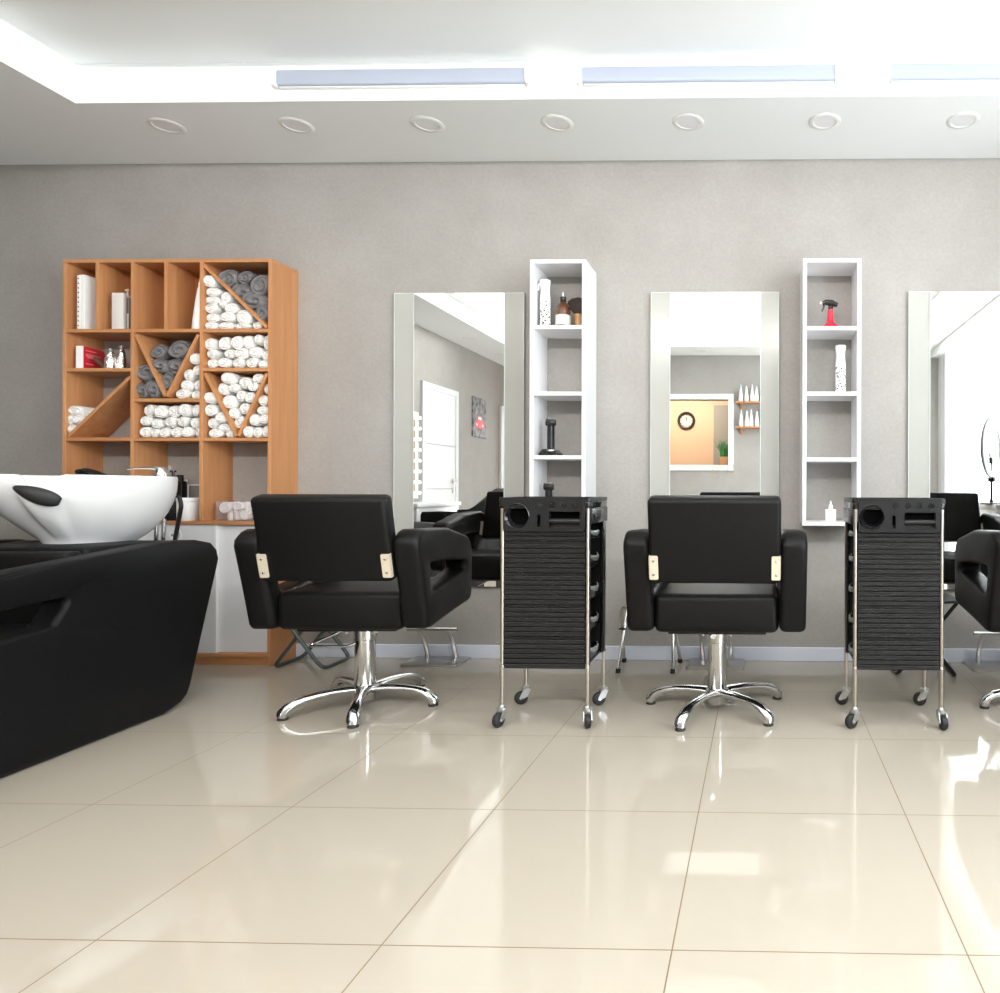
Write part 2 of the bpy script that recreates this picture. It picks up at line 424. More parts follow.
for x, lb in ((-2.2, 'added linear lamp on the front ceiling step, in line with the left mirror'), (-.75, 'added linear lamp on the front ceiling step, above the hatch'), (.7, 'added linear lamp on the front ceiling step, above the bottle shelves')):
    place(dup(lum), (x, CY0, 2.842), PI, lb)  # lamps added behind the camera to light the back wall frontally
t = thing('added_ceiling_panel', 'large added fill light panel in the recessed ceiling, above the frame', 'light', (-.75, 1.15, CEIL))  # made-up panel, added to spread light over the floor and walls
m = M()
for a in ((-2.38,2.38,-1.58,-1.55),(-2.38,2.38,1.55,1.58),(-2.38,-2.35,-1.55,1.55),(2.35,2.38,-1.55,1.55)): m.box(a[0], a[1], a[2], a[3], -.025, 0)
m.build('frame', LAMPW, t, 0)
m = M(); m.box(-2.35, 2.35, -1.55, 1.55, -.016, -.008); m.build('diffuser', LAMPW, t, 0)
def downlight():
    t = thing('downlight', 'x', 'light', group='round downlights in the lowered ceiling')
    m = M(); pr = [(.055,-.003),(.058,-.006),(.072,-.006),(.079,-.002),(.079,0),(.055,0)]
    seg = 32; rings = []
    for r, h in pr: rings.append([m.bm.verts.new((r*math.cos(2*PI*k/seg), r*math.sin(2*PI*k/seg), h)) for k in range(seg)])
    for a, b in zip(rings, rings[1:]+rings[:1]):
        for k in range(seg): m.bm.faces.new((a[k], a[(k+1) % seg], b[(k+1) % seg], b[k]))
    m.build('trim_ring', LAMPW, t)
    m = M(); m.lathe([(.057,-.0025),(.057,-.0005)], seg=32); m.build('diffuser', DIFF2, t)
    return t
dl = downlight()
DL = [(-2.972,3.385,'leftmost round downlight, above the wooden cabinet'), (-2.318,3.39,'second round downlight from the left, above the wooden cabinet edge'),
      (-1.658,3.39,'third round downlight from the left, above the left mirror'), (-1.010,3.39,'fourth round downlight from the left, above the left white shelf'),
      (-.362,3.39,'fifth round downlight from the left, above the middle mirror'), (.310,3.394,'sixth round downlight from the left, above the right white shelf'),
      (.985,3.395,'rightmost round downlight, above the right mirror'),
      (-3.52,-.75,'downlight seen in the left mirror, nearer the door'), (-3.52,-1.75,'downlight seen in the left mirror, farther along the left wall'),
      (-.78,-1.52,'downlight seen in the middle mirror, above the hatch')]
for i, (x, y, lb) in enumerate(DL):
    o = dl if i == 0 else dup(dl); place(o, (x, y, SOFF), 0, lb)

# ------------------------------------------------------------------ wall mirrors
def wall_mirror(xg0, xg1, xm0, xm1, label):
    t = thing('wall_mirror', label, 'mirror', ((xg0+xg1)/2, WALL, .400), 0, 'tall mirrors on glass back panels')
    cx = (xg0+xg1)/2; h = 1.612
    m = M(); m.box(xg0-cx, xg1-cx, -.022, -.016, 0, h); m.build('glass_panel', GLASS, t, 0)
    m = M(); m.box(xm0-cx, xm1-cx, -.028, -.0222, .0, h); m.build('mirror_plate', MIRROR, t, 0)
    m = M(); e = .0022
    for x in (xm0-cx, xm1-cx-e): m.box(x-.0004, x+e+.0004, -.0285, -.0224, 0, h)
    for x in (xg0-cx-.0005, xg1-cx-e): m.box(x, x+e, -.0225, -.0155, 0, h)
    m.box(xg0-cx, xg1-cx, -.0225, -.0155, h, h+.002); m.build('polished_edge', EDGE, t, 0)
    for x in (xm0-cx+.08, xm1-cx-.08):
        for z in (.06, h-.06):
            m = M(); m.cyl((x, -.016, z), (x, .0, z), .008); m.build('spacer', BRUSHED, t)
    return t
wall_mirror(-2.022, -1.300, -1.911, -1.406, 'tall narrow mirror on glass panel between wooden cabinet and white shelf')
wall_mirror(-.602, .098, -.497, -.0, 'tall narrow mirror on glass panel behind the middle salon chair')
wall_mirror(.802, 1.506, .915, 1.412, 'tall narrow mirror at the right edge reflecting white curtains')

# ------------------------------------------------------------------ wooden cabinet with towels
YF, YB = 3.575, WALL                       # front and back
def X_(px): return atY(px, 400, YF).x
def Z_(py, px=165): return atY(px, py, YF).z
b = .018
cab = thing('storage_cabinet', 'tall beech wood cubby cabinet with white lower doors holding rolled towels', 'cabinet', (0,0,0))
xl, xr = X_(62.3), X_(271.2); ztop = Z_(258.9)
xd1, xd2 = X_(132), X_(201)                # uprights
zs = {k: Z_(v) for k, v in dict(r1=330.5, c1=369.7, c2=400, c3=369.5, r3=439.3, cnt=522.7, bot=654.8).items()}
def panel(nm, x0, x1, z0, z1, mt=WOOD_V, y0=YF, y1=YB): m = M(); m.box(x0, x1, y0, y1, z0, z1, .0008, 1); return m.build(nm, mt, cab, 0)
panel('side_panel', xl, xl+b, 0, ztop-b); panel('side_panel', xr-b, xr, 0, ztop-b)
panel('top_board', xl, xr, ztop-b, ztop, WOOD_H)
panel('upright', xd1-b/2, xd1+b/2, zs['cnt']+b/2, ztop-b); panel('upright', xd2-b/2, xd2+b/2, zs['cnt']+b/2, ztop-b)
for px in (96.7, 165.4): panel('divider', X_(px)-b/2, X_(px)+b/2, zs['r1']+b/2, ztop-b)
panel('back_board', xl+b, xd2-b/2, zs['r1']+b/2, ztop-b, WOOD_V, YB-.012, YB-.001)
def shelf(x0, x1, z): panel('shelf_board', x0, x1, z-b/2, z+b/2, WOOD_H)
cols = [(xl+b, xd1-b/2), (xd1+b/2, xd2-b/2), (xd2+b/2, xr-b)]
for k, (x0, x1) in enumerate(cols):
    shelf(x0, x1, zs['r1']); shelf(x0, x1, zs['r3']); shelf(x0, x1, zs[('c1','c2','c3')[k]])
shelf(xl+b, xr-b, zs['cnt']); shelf(xl+b, xr-b, zs['bot'])
m = M(); m.box(xl+b, xr-b, YF+.02, YF+.036, .0, zs['bot']-b/2); m.build('plinth', WOOD_H, cab, 0)
def diag(p, q, th=.016):
    """slanted board between two front points (px, py), inside its cubby"""
    A, B = atY(*p, YF), atY(*q, YF); a2, b2 = Vector((A.x, A.z)), Vector((B.x, B.z)); d = (b2-a2).normalized(); n = Vector((-d.y, d.x))*th/2
    m = M(); m.prism([tuple(v) for v in (a2+n, a2-n, b2-n, b2+n)], 1, YF+.003, YB-.002); m.build('slanted_board', WOOD_V, cab, 0)
diag((67.5, 436.2), (129.3, 377.0))
diag((135.2, 334.5), (164.6, 396.2)); diag((197.5, 334.5), (166.4, 396.2))
diag((203.6, 265.2), (266.3, 327.0))
diag((204.3, 373.2), (236.0, 436.0)); diag((266.3, 373.2), (237.8, 436.0))
xdoor = X_(213.6)
for k, (x0, x1, y0) in enumerate(((xl+b+.001, xdoor+.012, YF+.008), (xdoor-.02, xr-b-.001, YF+.028))):
    m = M(); m.box(x0, x1, y0, y0+.016, zs['bot']+b/2+.001, zs['cnt']-b/2-.001, .0015); d = m.build('sliding_door', WHITEL, cab, 0)
    if k == 0:
        m = M(); m.box(x1-.014, x1+.001, y0-.004, y0+.0165, zs['bot']+b/2+.002, zs['cnt']-b/2-.002); m.build('edge_strip', WHITEP, d, 0)
        hc = atY(175.3, 535, y0)
        m = M(); m.lathe([(.0, -.001), (.026, -.001), (.030, -.004), (.033, -.004), (.034, 0), (.034, .001)], (hc.x, y0, hc.z), 28, axis=1)
        kn = m.build('recessed_pull', WHITEP, d)
        m = M(); m.box(hc.x-.019, hc.x+.019, y0-.007, y0, hc.z-.006, hc.z+.006, .003); m.build('grip_bar', GREYINK, d)

def towel_mesh(seed, turns=2.6, length=.185, grey=False):
    """a rolled towel: soft cylinder whose front end shows the coil"""
    rnd = random.Random(seed); bm = bmesh.new(); na, nr = 56, 18
    ph = rnd.uniform(0, 2*PI); sg = rnd.choice((-1, 1)); p1, p2 = rnd.uniform(0, 2*PI), rnd.uniform(0, 2*PI)
    lump = .07 if grey else .04; ox, oz = rnd.uniform(-.14, .14), rnd.uniform(-.14, .14)
    def R(a): return 1+lump*math.sin(2*a+p1)+lump*.6*math.sin(3*a+p2)-.05*math.exp(-(((a-ph) % (2*PI))/.25)**2)
    def coil(rho, a):
        q = (turns*rho-sg*(a-ph)/(2*PI)) % 1.0
        return 1-abs(math.sin(PI*q))**.45
    rings = []
    for k in range(nr+1):                               # front face from centre to edge
        rho = k/nr; ring = []
        for i in range(na):
            a = 2*PI*i/na; r = R(a)*rho*(.985 if k == nr else 1)
            y = .012*rho**5-.010*math.cos(a*1.0+p2)*rho*.5+(.020 if grey else .014)*coil(max(rho, .08), a)*(1 if k < nr else .6)
            if grey: y += .010*math.sin(2.2*a+5*rho+p1)*rho
            c = (1-rho)
            ring.append(bm.verts.new((r*math.cos(a)+ox*c, y+.004, r*math.sin(a)+oz*c)))
        rings.append(ring)
    for v, f_ in ((.10, 1.03), (.3, 1.0), (.55, 1.02), (.8, .99), (.97, .97), (1.0, .9)):
        rings.append([bm.verts.new((R(2*PI*i/na)*f_*math.cos(2*PI*i/na), .016+v*(length-.016), R(2*PI*i/na)*f_*math.sin(2*PI*i/na))) for i in range(na)])
    for a_, b_ in zip(rings[1:], rings[2:]):
        for i in range(na): bm.faces.new((a_[i], b_[i], b_[(i+1) % na], a_[(i+1) % na]))
    bm.faces.new(rings[1]); bm.faces.new(rings[-1][::-1])
    for v in rings[0]: bm.verts.remove(v)
    bmesh.ops.recalc_face_normals(bm, faces=bm.faces[:])
    me = bpy.data.meshes.new('rolled_towel'); bm.to_mesh(me); bm.free()
    me.polygons.foreach_set('use_smooth', [True]*len(me.polygons))
    return me
WT = [towel_mesh(s, random.Random(s).uniform(1.9, 2.9)) for s in range(9)]
for me in WT: me.materials.append(TOWEL)
GT = [towel_mesh(40+s, 1.5+.25*s, .185, True) for s in range(4)]
for me in GT: me.materials.append(TOWELG)
ORD = ['first','second','third','fourth','fifth','sixth','seventh','eighth']
tcount = [0]
def towels(rows, x0, y0, sc, where, grey=False, group=None):
    """rows of (cx, cy, half width, half height) read in a crop with origin x0,y0 and scale sc, bottom row last"""
    nr = len(rows)
    for ri, row in enumerate(rows):
        nm = 'only row' if nr == 1 else ('top row' if ri == 0 else ('bottom row' if ri == nr-1 else ORD[ri]+' row down'))
        row = sorted(row)
        for k, (cx, cy, hw, hh) in enumerate(row):
            p = atY(x0+cx/sc, y0+cy/sc, YF+.012); s = (YF+.012)/F/sc*1.0
            i = tcount[0]; tcount[0] += 1
            me = (GT if grey else WT)[(i*3+k) % (4 if grey else 9)]
            o = bpy.data.objects.new('rolled_towel', me); C.objects.link(o)
            r = random.Random(i)
            o.scale = (hw*s*1.03, 1, hh*s*1.06); o.location = p + Vector((0, r.uniform(-.012, .006), 0))
            o.rotation_euler = (0, 0, r.uniform(-.03, .03))
            pos = 'alone' if len(row) == 1 else ('leftmost' if k == 0 else ('rightmost' if k == len(row)-1 else ORD[k]+' from left'))
            tag(o, f"{'grey' if grey else 'white'} rolled towel, {pos}, {nm}, {where}", 'towel', group)
S1 = (125, 325, 8.275)
towels([[(180,705,52,50),(287,715,50,50),(383,712,50,50),(487,703,52,52),(578,705,38,50)],
        [(155,790,48,40),(245,812,44,42),(360,803,52,42),(468,798,48,42),(572,808,40,42)],
        [(152,885,46,44),(232,892,40,38),(320,888,45,42),(420,888,48,42),(507,885,42,44),(584,888,34,42)]], *S1, 'in cubby below the middle V', group='white towels in the middle cubby')
towels([[(570,278,46,48)],[(586,372,36,42)],[(520,412,44,46)],[(495,497,48,46),(582,495,40,46)],[(465,571,58,42),(570,577,42,40)]], *S1, 'right of the middle V', group='white towels beside the middle grey towels')
towels([[(150,392,96,74)],[(126,543,52,62),(226,530,62,76)]], *S1, 'left of the middle V', True, 'grey towels left of the slanted boards')
towels([[(258,216,72,60),(430,200,98,74)],[(285,338,66,58),(405,345,66,66)],[(333,462,68,76)]], *S1, 'inside the middle V', True, 'grey towels in the middle V')
S2 = (195, 255, 12.41)
towels([[(168,320,78,74)],[(215,455,90,58),(370,515,62,72)],[(198,555,92,52),(318,600,50,50)],[(185,655,86,60),(425,650,88,64)],[(200,770,92,58),(390,762,80,62),(590,765,108,88)],[(182,872,80,54),(370,872,95,50),(575,882,98,42),(758,870,62,48)]], *S2, 'upper right cubby under slanted board', group='white towels in the upper right cubby')
towels([[(395,285,118,112),(592,268,80,86),(796,370,112,128)],[(558,462,132,112),(720,560,148,112)],[(806,710,112,112)]], *S2, 'upper right cubby above slanted board', True, 'grey towels in the upper right cubby')
S3 = (195, 330, 8.635)
towels([[(118,120,48,52),(232,108,54,54),(348,105,50,60),(440,100,50,60),(540,78,38,44),(603,100,28,64)],
        [(140,205,46,38),(285,200,48,36),(395,200,58,48),(515,190,58,48),(598,220,36,46)],
        [(130,283,50,42),(240,280,54,44),(360,285,57,42),(480,280,58,46),(590,294,46,34)]], *S3, 'in cubby above the right V', group='white towels in the right middle cubby')
towels([[(280,415,55,52),(415,452,58,52),(530,415,50,45)],[(225,505,45,55),(318,495,44,40),(500,492,42,36)],[(285,620,52,58),(375,566,46,50),(468,580,44,48)],[(325,718,40,46),(410,675,52,50)],[(365,795,52,52)]], *S3, 'inside the right V', group='white towels in the right V')
towels([[(125,585,60,50)],[(130,690,58,52)],[(140,803,50,46),(222,755,54,46)],[(165,890,64,40),(236,842,48,38),(294,897,40,36)]], *S3, 'left of the right V', group='white towels left of the right V')
towels([[(608,505,26,46)],[(585,610,48,46)],[(580,695,54,40)],[(510,775,45,50),(592,770,42,40)],[(450,880,38,50),(526,882,42,46),(598,872,36,50)]], *S3, 'right of the right V', group='white towels right of the right V')
towels([[(108,145,36,24),(165,156,45,27)],[(84,190,26,24),(133,187,30,22)],[(100,232,22,22)]], 50, 380, 4.762, 'in the lower left cubby', group='white towels in the left cubby')

# things standing in the cabinet
def at_front(px, py, dy=.0): return atY(px, py, YF+dy)
zr1, zc1, zcnt = zs['r1']+b/2, zs['c1']+b/2, zs['cnt']+b/2
p = at_front(77, 328); t = thing('ring_binder_file', 'white plastic file with punched edge standing in the top left slot', 'file', (p.x, YF+.012, zr1))
m = M(); m.box(-.004, .028, 0, .185, 0, .292, .004); m.build('cover', PAPER, t)
m = M(); m.box(-.012, .006, -.002, .012, .002, .288, .003); sp = m.build('punched_strip', PAPER, t)
m = M()
for k in range(11): m.lathe([(.0001,-.0005),(.0035,-.0005),(.0035,.001)], (-.003, -.0022, .02+.025*k), 8, axis=1)
m.build('punched_holes', INK, sp)
p = at_front(117.3, 328, .025); t = thing('carton', 'tall pale carton standing in the second slot of the cabinet', 'box', (p.x, YF+.025, zr1))
m = M(); m.box(-.031, .031, 0, .022, 0, .195, .0015); m.build('body', CARTON, t); m = M(); m.box(-.0305, .0305, .001, .021, .194, .1985, .0012); m.build('lid', CARTON, t)
p = at_front(127.5, 328, .085); t = thing('pump_bottle', 'smoky pump bottle with green printed label behind the pale carton', 'bottle', (p.x, YF+.085, zr1))
m = M(); m.prism(rounded([(-.034,-.03),(.034,-.03),(.034,.03),(-.034,.03)], .012), 2, 0, .18, bev=.006); m.build('body', SMOKE, t)
m = M(); m.box(-.0342, .0342, -.0312, -.0302, .006, .095); lb_ = m.build('label', PAPER, t, 0)
m = M(); m.box(-.012, .026, -.0318, -.0312, .042, .056); m.box(.012, .024, -.0318, -.0312, .058, .068); m.build('print', GREEN, lb_, 0)
m = M(); m.box(-.022, .024, -.0318, -.0312, .022, .025); m.box(-.022, .02, -.0318, -.0312, .015, .018); m.build('small_print', GREYINK, lb_, 0)
m = M(); m.lathe([(.014,.18),(.014,.196),(.006,.198),(.005,.222),(.011,.222),(.011,.23),(.001,.231)]); m.sweep([(0,0,.226),(.02,-.02,.227),(.03,-.03,.222)], .0045); m.build('pump', CREAM, t)
p = at_front(198.5, 328, .03); t = thing('tapered_bottle', 'tall white tapered bottle half hidden in the fourth top slot', 'bottle', (p.x, YF+.04, zr1))
m = M(); m.lathe([(.0,0),(.033,0),(.036,.006),(.033,.05),(.022,.15),(.012,.22),(.008,.235)], seg=28); m.build('body', PAPER, t)
m = M(); m.lathe([(.008,.233),(.0085,.25),(.0045,.258),(.002,.268)]); m.build('nozzle', WHITEL, t)
p = at_front(73.5, 367); t = thing('red_box', 'red box with a white end standing on the left cabinet shelf', 'box', (p.x, YF+.02, zc1), .15)
m = M(); m.box(-.006, .026, .004, .15, 0, .122, .002); m.build('sleeve', REDCARD, t); m = M(); m.box(-.0065, .0265, 0, .0045, 0, .122); e_ = m.build('white_end', PAPER, t)
m = M()
for k, (y0, y1, z) in enumerate(((.02,.09,.1),(.02,.12,.08),(.02,.1,.072),(.03,.12,.064),(.02,.07,.03))): m.box(.0262, .0268, y0, y1, z, z+.004)
m.build('print', mat('pale_red_print', (.85,.4,.38), .5), t, 0)
p = at_front(98.5, 366, .05); o = thing('flat_comb', 'dark brown flat comb leaning beside the red box', 'comb', (p.x, YF+.05, zc1+.004))
m = M(); m.prism(rounded([(-.03,.055),(-.024,.066),(.052,.014),(.05,.0),(.028,0)], .004, 3), 1, 0, .008); m.build('comb_body', BROWN, o)
for k, (px, hh, rr, lb) in enumerate(((110.5, .115, .028, 'crinkled silver bottle on the left shelf, nearer the red box'), (121.5, .138, .024, 'crinkled silver bottle on the left shelf, against the upright'))):
    p = at_front(px, 367, .05+.03*k); t = thing('foil_bottle', lb, 'bottle', (p.x, YF+.05+.03*k, zc1), 0, 'silver bottles on the left shelf')
    m = M(); m.lathe([(0,0),(rr*.95,0),(rr,.01),(rr*.9,hh*.5),(rr*.55,hh*.78),(rr*.4,hh*.84)], seg=14); m.build('body', FOIL, t)
    m = M(); m.lathe([(rr*.42,hh*.83),(rr*.42,hh*.97),(.001,hh)], seg=14); m.build('cap', GREYTAB, t)
# on the counter shelf
def bottle(name, label, x, y, z, prof, mt, cap=None, capm=None, group=None, seg=24):
    t = thing(name, label, 'bottle', (x, y, z), 0, group)
    m = M(); m.lathe(prof, seg=seg); m.build('body', mt, t)
    if cap: m = M(); m.lathe(cap, seg=seg); m.build('cap', capm or mt, t)
    return t
p = at_front(173, 520, .06)
t = bottle('black_bottle', 'tall black bottle with pump on the counter behind the basin', p.x, YF+.06, zcnt, [(0,0),(.036,0),(.037,.004),(.037,.2),(.03,.215),(.014,.222)], BLACKP, [(.015,.221),(.015,.24),(.006,.241),(.006,.258),(.014,.259),(.014,.268),(.001,.269)], BLACKG)
p = at_front(180.0, 520, .14)
t = bottle('black_bottle', 'black bottle on the counter between the basin and the white jar', p.x, YF+.14, zcnt, [(0,0),(.03,0),(.031,.004),(.031,.2),(.027,.21),(.014,.214)], BLACKP, [(.016,.213),(.016,.246),(.001,.247)], BLACKP)
p = at_front(189.0, 520, .062); t = thing('white_jar', 'wide white jar with lid standing on the cabinet counter', 'jar', (p.x, YF+.062, zcnt))
m = M(); m.lathe([(0,0),(.050,0),(.053,.004),(.0535,.098),(.050,.102)], seg=32); m.build('body', PAPER, t)
m = M(); m.lathe([(.0545,.1),(.0555,.102),(.0555,.119),(.054,.122),(.001,.123)], seg=32); m.build('lid', WHITEL, t)
p = at_front(185.5, 500, .165); t = bottle('slim_white_bottle', 'slim white bottle behind the white jar', p.x, YF+.165, zcnt, [(0,0),(.016,0),(.016,.19),(.008,.2)], PAPER, [(.009,.199),(.009,.222),(.001,.223)], CREAM)
p = at_front(194, 500, .19); t = thing('photo_frame', 'small pale frame leaning on the wall behind the white jar', 'frame', (p.x, YF+.185, zcnt))
m = M()
for a in ((-.042,.042,0,.008),(-.042,.042,.187,.195),(-.042,-.034,.008,.187),(.034,.042,.008,.187)): m.box(a[0], a[1], 0, .01, a[2], a[3], .001)
m.build('frame', CARTON, t); m = M(); m.box(-.035, .035, .005, .009, .007, .188); m.build('picture', mat('dark_grey_card', (.22,.21,.2), .6), t, 0)
p = at_front(231, 520); t = thing('clear_box', 'clear box of white cotton rolls on the cabinet counter', 'box', (p.x, YF+.02, zcnt))
m = M(); w_, d_, h_ = .097, .12, .104; q = .002
m.box(-w_, w_, 0, d_, 0, q); m.box(-w_, w_, 0, q, q, h_); m.box(-w_, w_, d_-q, d_, q, h_); m.box(-w_, -w_+q, q, d_-q, q, h_); m.box(w_-q, w_, q, d_-q, q, h_)
m.build('box_walls', CLEAR, t, 0)
m = M(); m.box(-w_-.001, w_+.001, -.001, d_+.001, h_, h_+.003); l_ = m.build('lid', CLEAR, t, 0); m = M(); m.lathe([(.006,h_+.003),(.004,h_+.010),(.007,h_+.016),(.001,h_+.018)], (0, .06, 0), 14); m.build('knob', CLEAR, l_)
ROLLS = [(-.062,.070,.030,1),(-.05,.028,.026,0),(-.012,.030,.028,0),(-.020,.076,.022,0),(.016,.032,.026,0),(.012,.078,.022,1),(.048,.030,.026,1),(.044,.076,.024,0),(.073,.052,.019,1)]
for k, (x, z, r, face) in enumerate(ROLLS):
    o = thing('cotton_roll', 'white cotton roll inside the clear box', 'cotton roll', (p.x+x, YF+.03, zcnt+z), 0, 'cotton rolls in the clear box')
    m = M()
    if face: m.lathe([(.001,.002),(r*.35,0),(r*.4,.003),(r*.85,0),(r,.006),(r,.08),(r*.8,.084)], (0,0,0), 18, axis=1)
    else: m.lathe([(r*.2,-.026),(r*.52,-.026),(r*.6,-.02),(r*.62,.0),(r*.6,.02),(r*.5,.026)], (0,.035,0), 18, axis=2)
    m.build('roll', CLOTHBAND, o)

# ------------------------------------------------------------------ white wall shelves
def wall_shelf(x0, x1, z0, z1, zshelves, label):
    t = thing('wall_shelf', label, 'shelf', ((x0+x1)/2, WALL, z0), 0, 'white open wall shelves')
    c = (x0+x1)/2; th = .02; D = .236
    def pan(nm, a0, a1, b0, b1, y0=-D): m = M(); m.box(a0-c, a1-c, y0, -.001, b0-z0, b1-z0, .001, 1); m.build(nm, WHITEL, t, 0)
    pan('side_panel', x0, x0+th, z0, z1); pan('side_panel', x1-th, x1, z0, z1)
    pan('top_board', x0+th, x1-th, z1-th, z1); pan('bottom_board', x0+th, x1-th, z0, z0+th)
    for z in zshelves: pan('shelf_board', x0+th, x1-th, z-.01, z+.01, -D+.002)
    return t
YS = WALL-.236
def zz(py, px): return atY(px, py, YS).z
SH1 = [zz(v, 558) for v in (327, 393.5, 457.3)]; SH2 = [zz(v, 831) for v in (328, 393.5, 459.5)]
wall_shelf(-1.197, -.906, .752, 2.125, SH1, 'white open wall shelf holding amber bottle and black trimmer')
wall_shelf(.215, .514, .752, 2.125, SH2, 'white open wall shelf holding the red spray bottle')
def on_shelf(px, z, dy): return atY(px, 400, YS+dy).x, YS+dy, z+.010
def spray(label, loc, rz, trigger=True):
    t = thing('spray_bottle', label, 'bottle', loc, rz)
    m = M(); m.lathe([(0,0),(.025,0),(.027,.004),(.027,.135)], seg=28); m.build('printed_body', SPECK, t)
    m = M(); m.lathe([(.027,.1352),(.027,.15),(.0235,.19),(.0232,.2),(.028,.24),(.0275,.248),(.001,.250)], seg=28); m.build('head', WHITEL, t)
    if trigger:
        m = M(); m.sweep([(-.022,0,.238),(-.036,0,.225),(-.034,0,.205),(-.042,0,.195)], [.008,.007,.006,.004], [.006,.006,.005,.003]); m.build('trigger', WHITEL, t)
        m = M(); m.cyl((-.026,0,.243),(-.033,0,.243), .004); m.build('nozzle', GREYINK, t)
    return t
spray('white spray bottle with black strokes on the left shelf top', on_shelf(545, SH1[0], .06), 0)
s2 = spray('white bottle with black strokes on the right shelf below the red bottle', on_shelf(840.5, SH2[1], .07), 1.9, False)
x, y, z = on_shelf(562.8, SH1[0], .07); t = thing('amber_bottle', 'amber glass bottle with black pump and cream label on the left shelf', 'bottle', (x, y, z))
m = M(); m.lathe([(0,0),(.037,0),(.0385,.005),(.0385,.078),(.0372,.092),(.032,.112),(.023,.126),(.014,.134),(.012,.140)], seg=32); m.build('body', AMBER, t)
m = M(); m.lathe([(.0388,.012),(.0391,.012),(.0391,.065),(.0388,.065)], seg=32); lb_ = m.build('label', LABELM, t)
m = M()
for k, (zz_, w) in enumerate(((.056,.014),(.05,.012),(.03,.016),(.024,.02),(.019,.018))):
    a0 = -PI/2-.3
    m.prism([((.0393)*math.cos(a0+w*40*q/8), (.0393)*math.sin(a0+w*40*q/8)) for q in range(9)]+[((.0391)*math.cos(a0+w*40*q/8), (.0391)*math.sin(a0+w*40*q/8)) for q in range(8,-1,-1)], 2, zz_, zz_+.0016)
m.build('print', GREYINK, lb_)
m = M(); m.lathe([(.0135,.137),(.015,.139),(.015,.163),(.012,.165),(.004,.166)], seg=24); m.build('cap', BLACKP, t)
m = M(); m.lathe([(.0042,.164),(.0035,.185),(.002,.19)], seg=12); m.build('pump_tip', PAPER, t)
x, y, z = on_shelf(579, SH1[0], .13); x = -.979; t = thing('neck_brush', 'wooden handled fan brush with dark bristles on the left shelf', 'brush', (x, y, z))
m = M(); m.lathe([(0,0),(.019,0),(.021,.004),(.018,.025),(.018,.045),(.021,.062),(.019,.068)], seg=24); m.build('handle', HANDLEW, t)
m = M(); m.prism([(-.018,.066),(-.03,.09),(-.05,.112),(-.047,.122),(-.03,.133),(.0,.139),(.03,.133),(.047,.122),(.05,.112),(.03,.09),(.018,.066)], 1, -.014, .014, bev=.008, seg=3); m.build('bristles', BRISTLE, t); t.scale = (1.15, 1.15, 1.28)
x, y, z = on_shelf(573.5, SH1[0], .15); t = thing('small_black_case', 'small black case lying behind the amber bottle', 'case', (x, y, z))
m = M(); m.box(-.03, .03, -.02, .02, 0, .016, .004); m.build('base', BLACKP, t); m = M(); m.box(-.029, .029, -.019, .019, .0165, .026, .004); m.build('lid', BLACKG, t)
def trimmer(label, loc, dock=True):
    t = thing('hair_trimmer', label, 'trimmer', loc)
    h = .034 if dock else .0
    m = M(); m.sweep([(0,0,h-.008),(0,0,h+.04),(0,0,h+.1),(0,0,h+.125)], [.022,.0225,.023,.0245], [.019,.019,.019,.018], 20); m.build('body', BLACKP, t)
    m = M(); m.box(-.003, .003, -.0185, -.0165, h+.03, h+.09, .0008); m.build('switch', BLACKG, t)
    m = M(); m.box(-.026, .026, -.014, .014, h+.125, h+.155, .005); m.build('head', BLACKP, t)
    m = M(); m.box(-.024, .024, -.011, -.004, h+.155, h+.163, .001); m.build('blade', mat('dark_steel', (.12,.12,.12), .3, 1.), t)
    if dock:
        m = M(); m.prism(rounded([(-.056,0),(.056,0),(.05,.012),(.03,.034),(-.03,.034),(-.05,.012)], .006, 3), 1, -.045, .045, bev=.004); m.build('dock', BLACKG, t)
    return t
trimmer('black hair trimmer standing in its dock on the left shelf', on_shelf(551, SH1[2], .07))
x, y, z = on_shelf(549, .752+.01, .09)
trimmer('black hair trimmer on the lowest shelf behind the trolley', (x, y, z))
x, y, z = on_shelf(830.3, SH2[0], .08); t = thing('spray_bottle', 'red spray bottle with black trigger on the right shelf', 'bottle', (x, y, z))
m = M(); m.lathe([(0,0),(.035,0),(.037,.004),(.034,.014),(.016,.032),(.0135,.04),(.0125,.085)], seg=28); m.build('body', RED, t)
m = M(); m.lathe([(.0105,.084),(.0105,.1)], seg=20); m.sweep([(-.036,0,.112),(-.02,0,.117),(.005,0,.114),(.03,0,.105)], [.012,.013,.015,.01], [.009,.012,.014,.009], 16); m.build('spray_head', BLACKG, t)
m = M(); m.sweep([(-.026,0,.108),(-.03,0,.094),(-.037,0,.078)], [.004,.004,.003]); m.build('trigger', BLACKG, t)
m = M(); m.cyl((-.032,-.004,.113),(-.045,-.006,.114), .006); m.build('nozzle', CREAM, t)
t.scale = (1.22,)*3
x, y, z = on_shelf(831, .752+.01, .08); t = thing('dropper_bottle', 'small white bottle alone on the lowest right shelf', 'bottle', (x, y, z))
m = M(); m.prism(rounded([(-.027,-.015),(.027,-.015),(.027,.015),(-.027,.015)], .006), 2, 0, .062, bev=.004); m.build('body', PAPER, t)
m = M(); m.box(-.022, .022, -.0156, -.015, .018, .034); m.build('label', CARTON, t, 0)
m = M(); m.lathe([(.014,.062),(.012,.07),(.010,.084),(.005,.09),(.0035,.106),(.001,.108)], seg=18); m.build('cap', WHITEL, t)

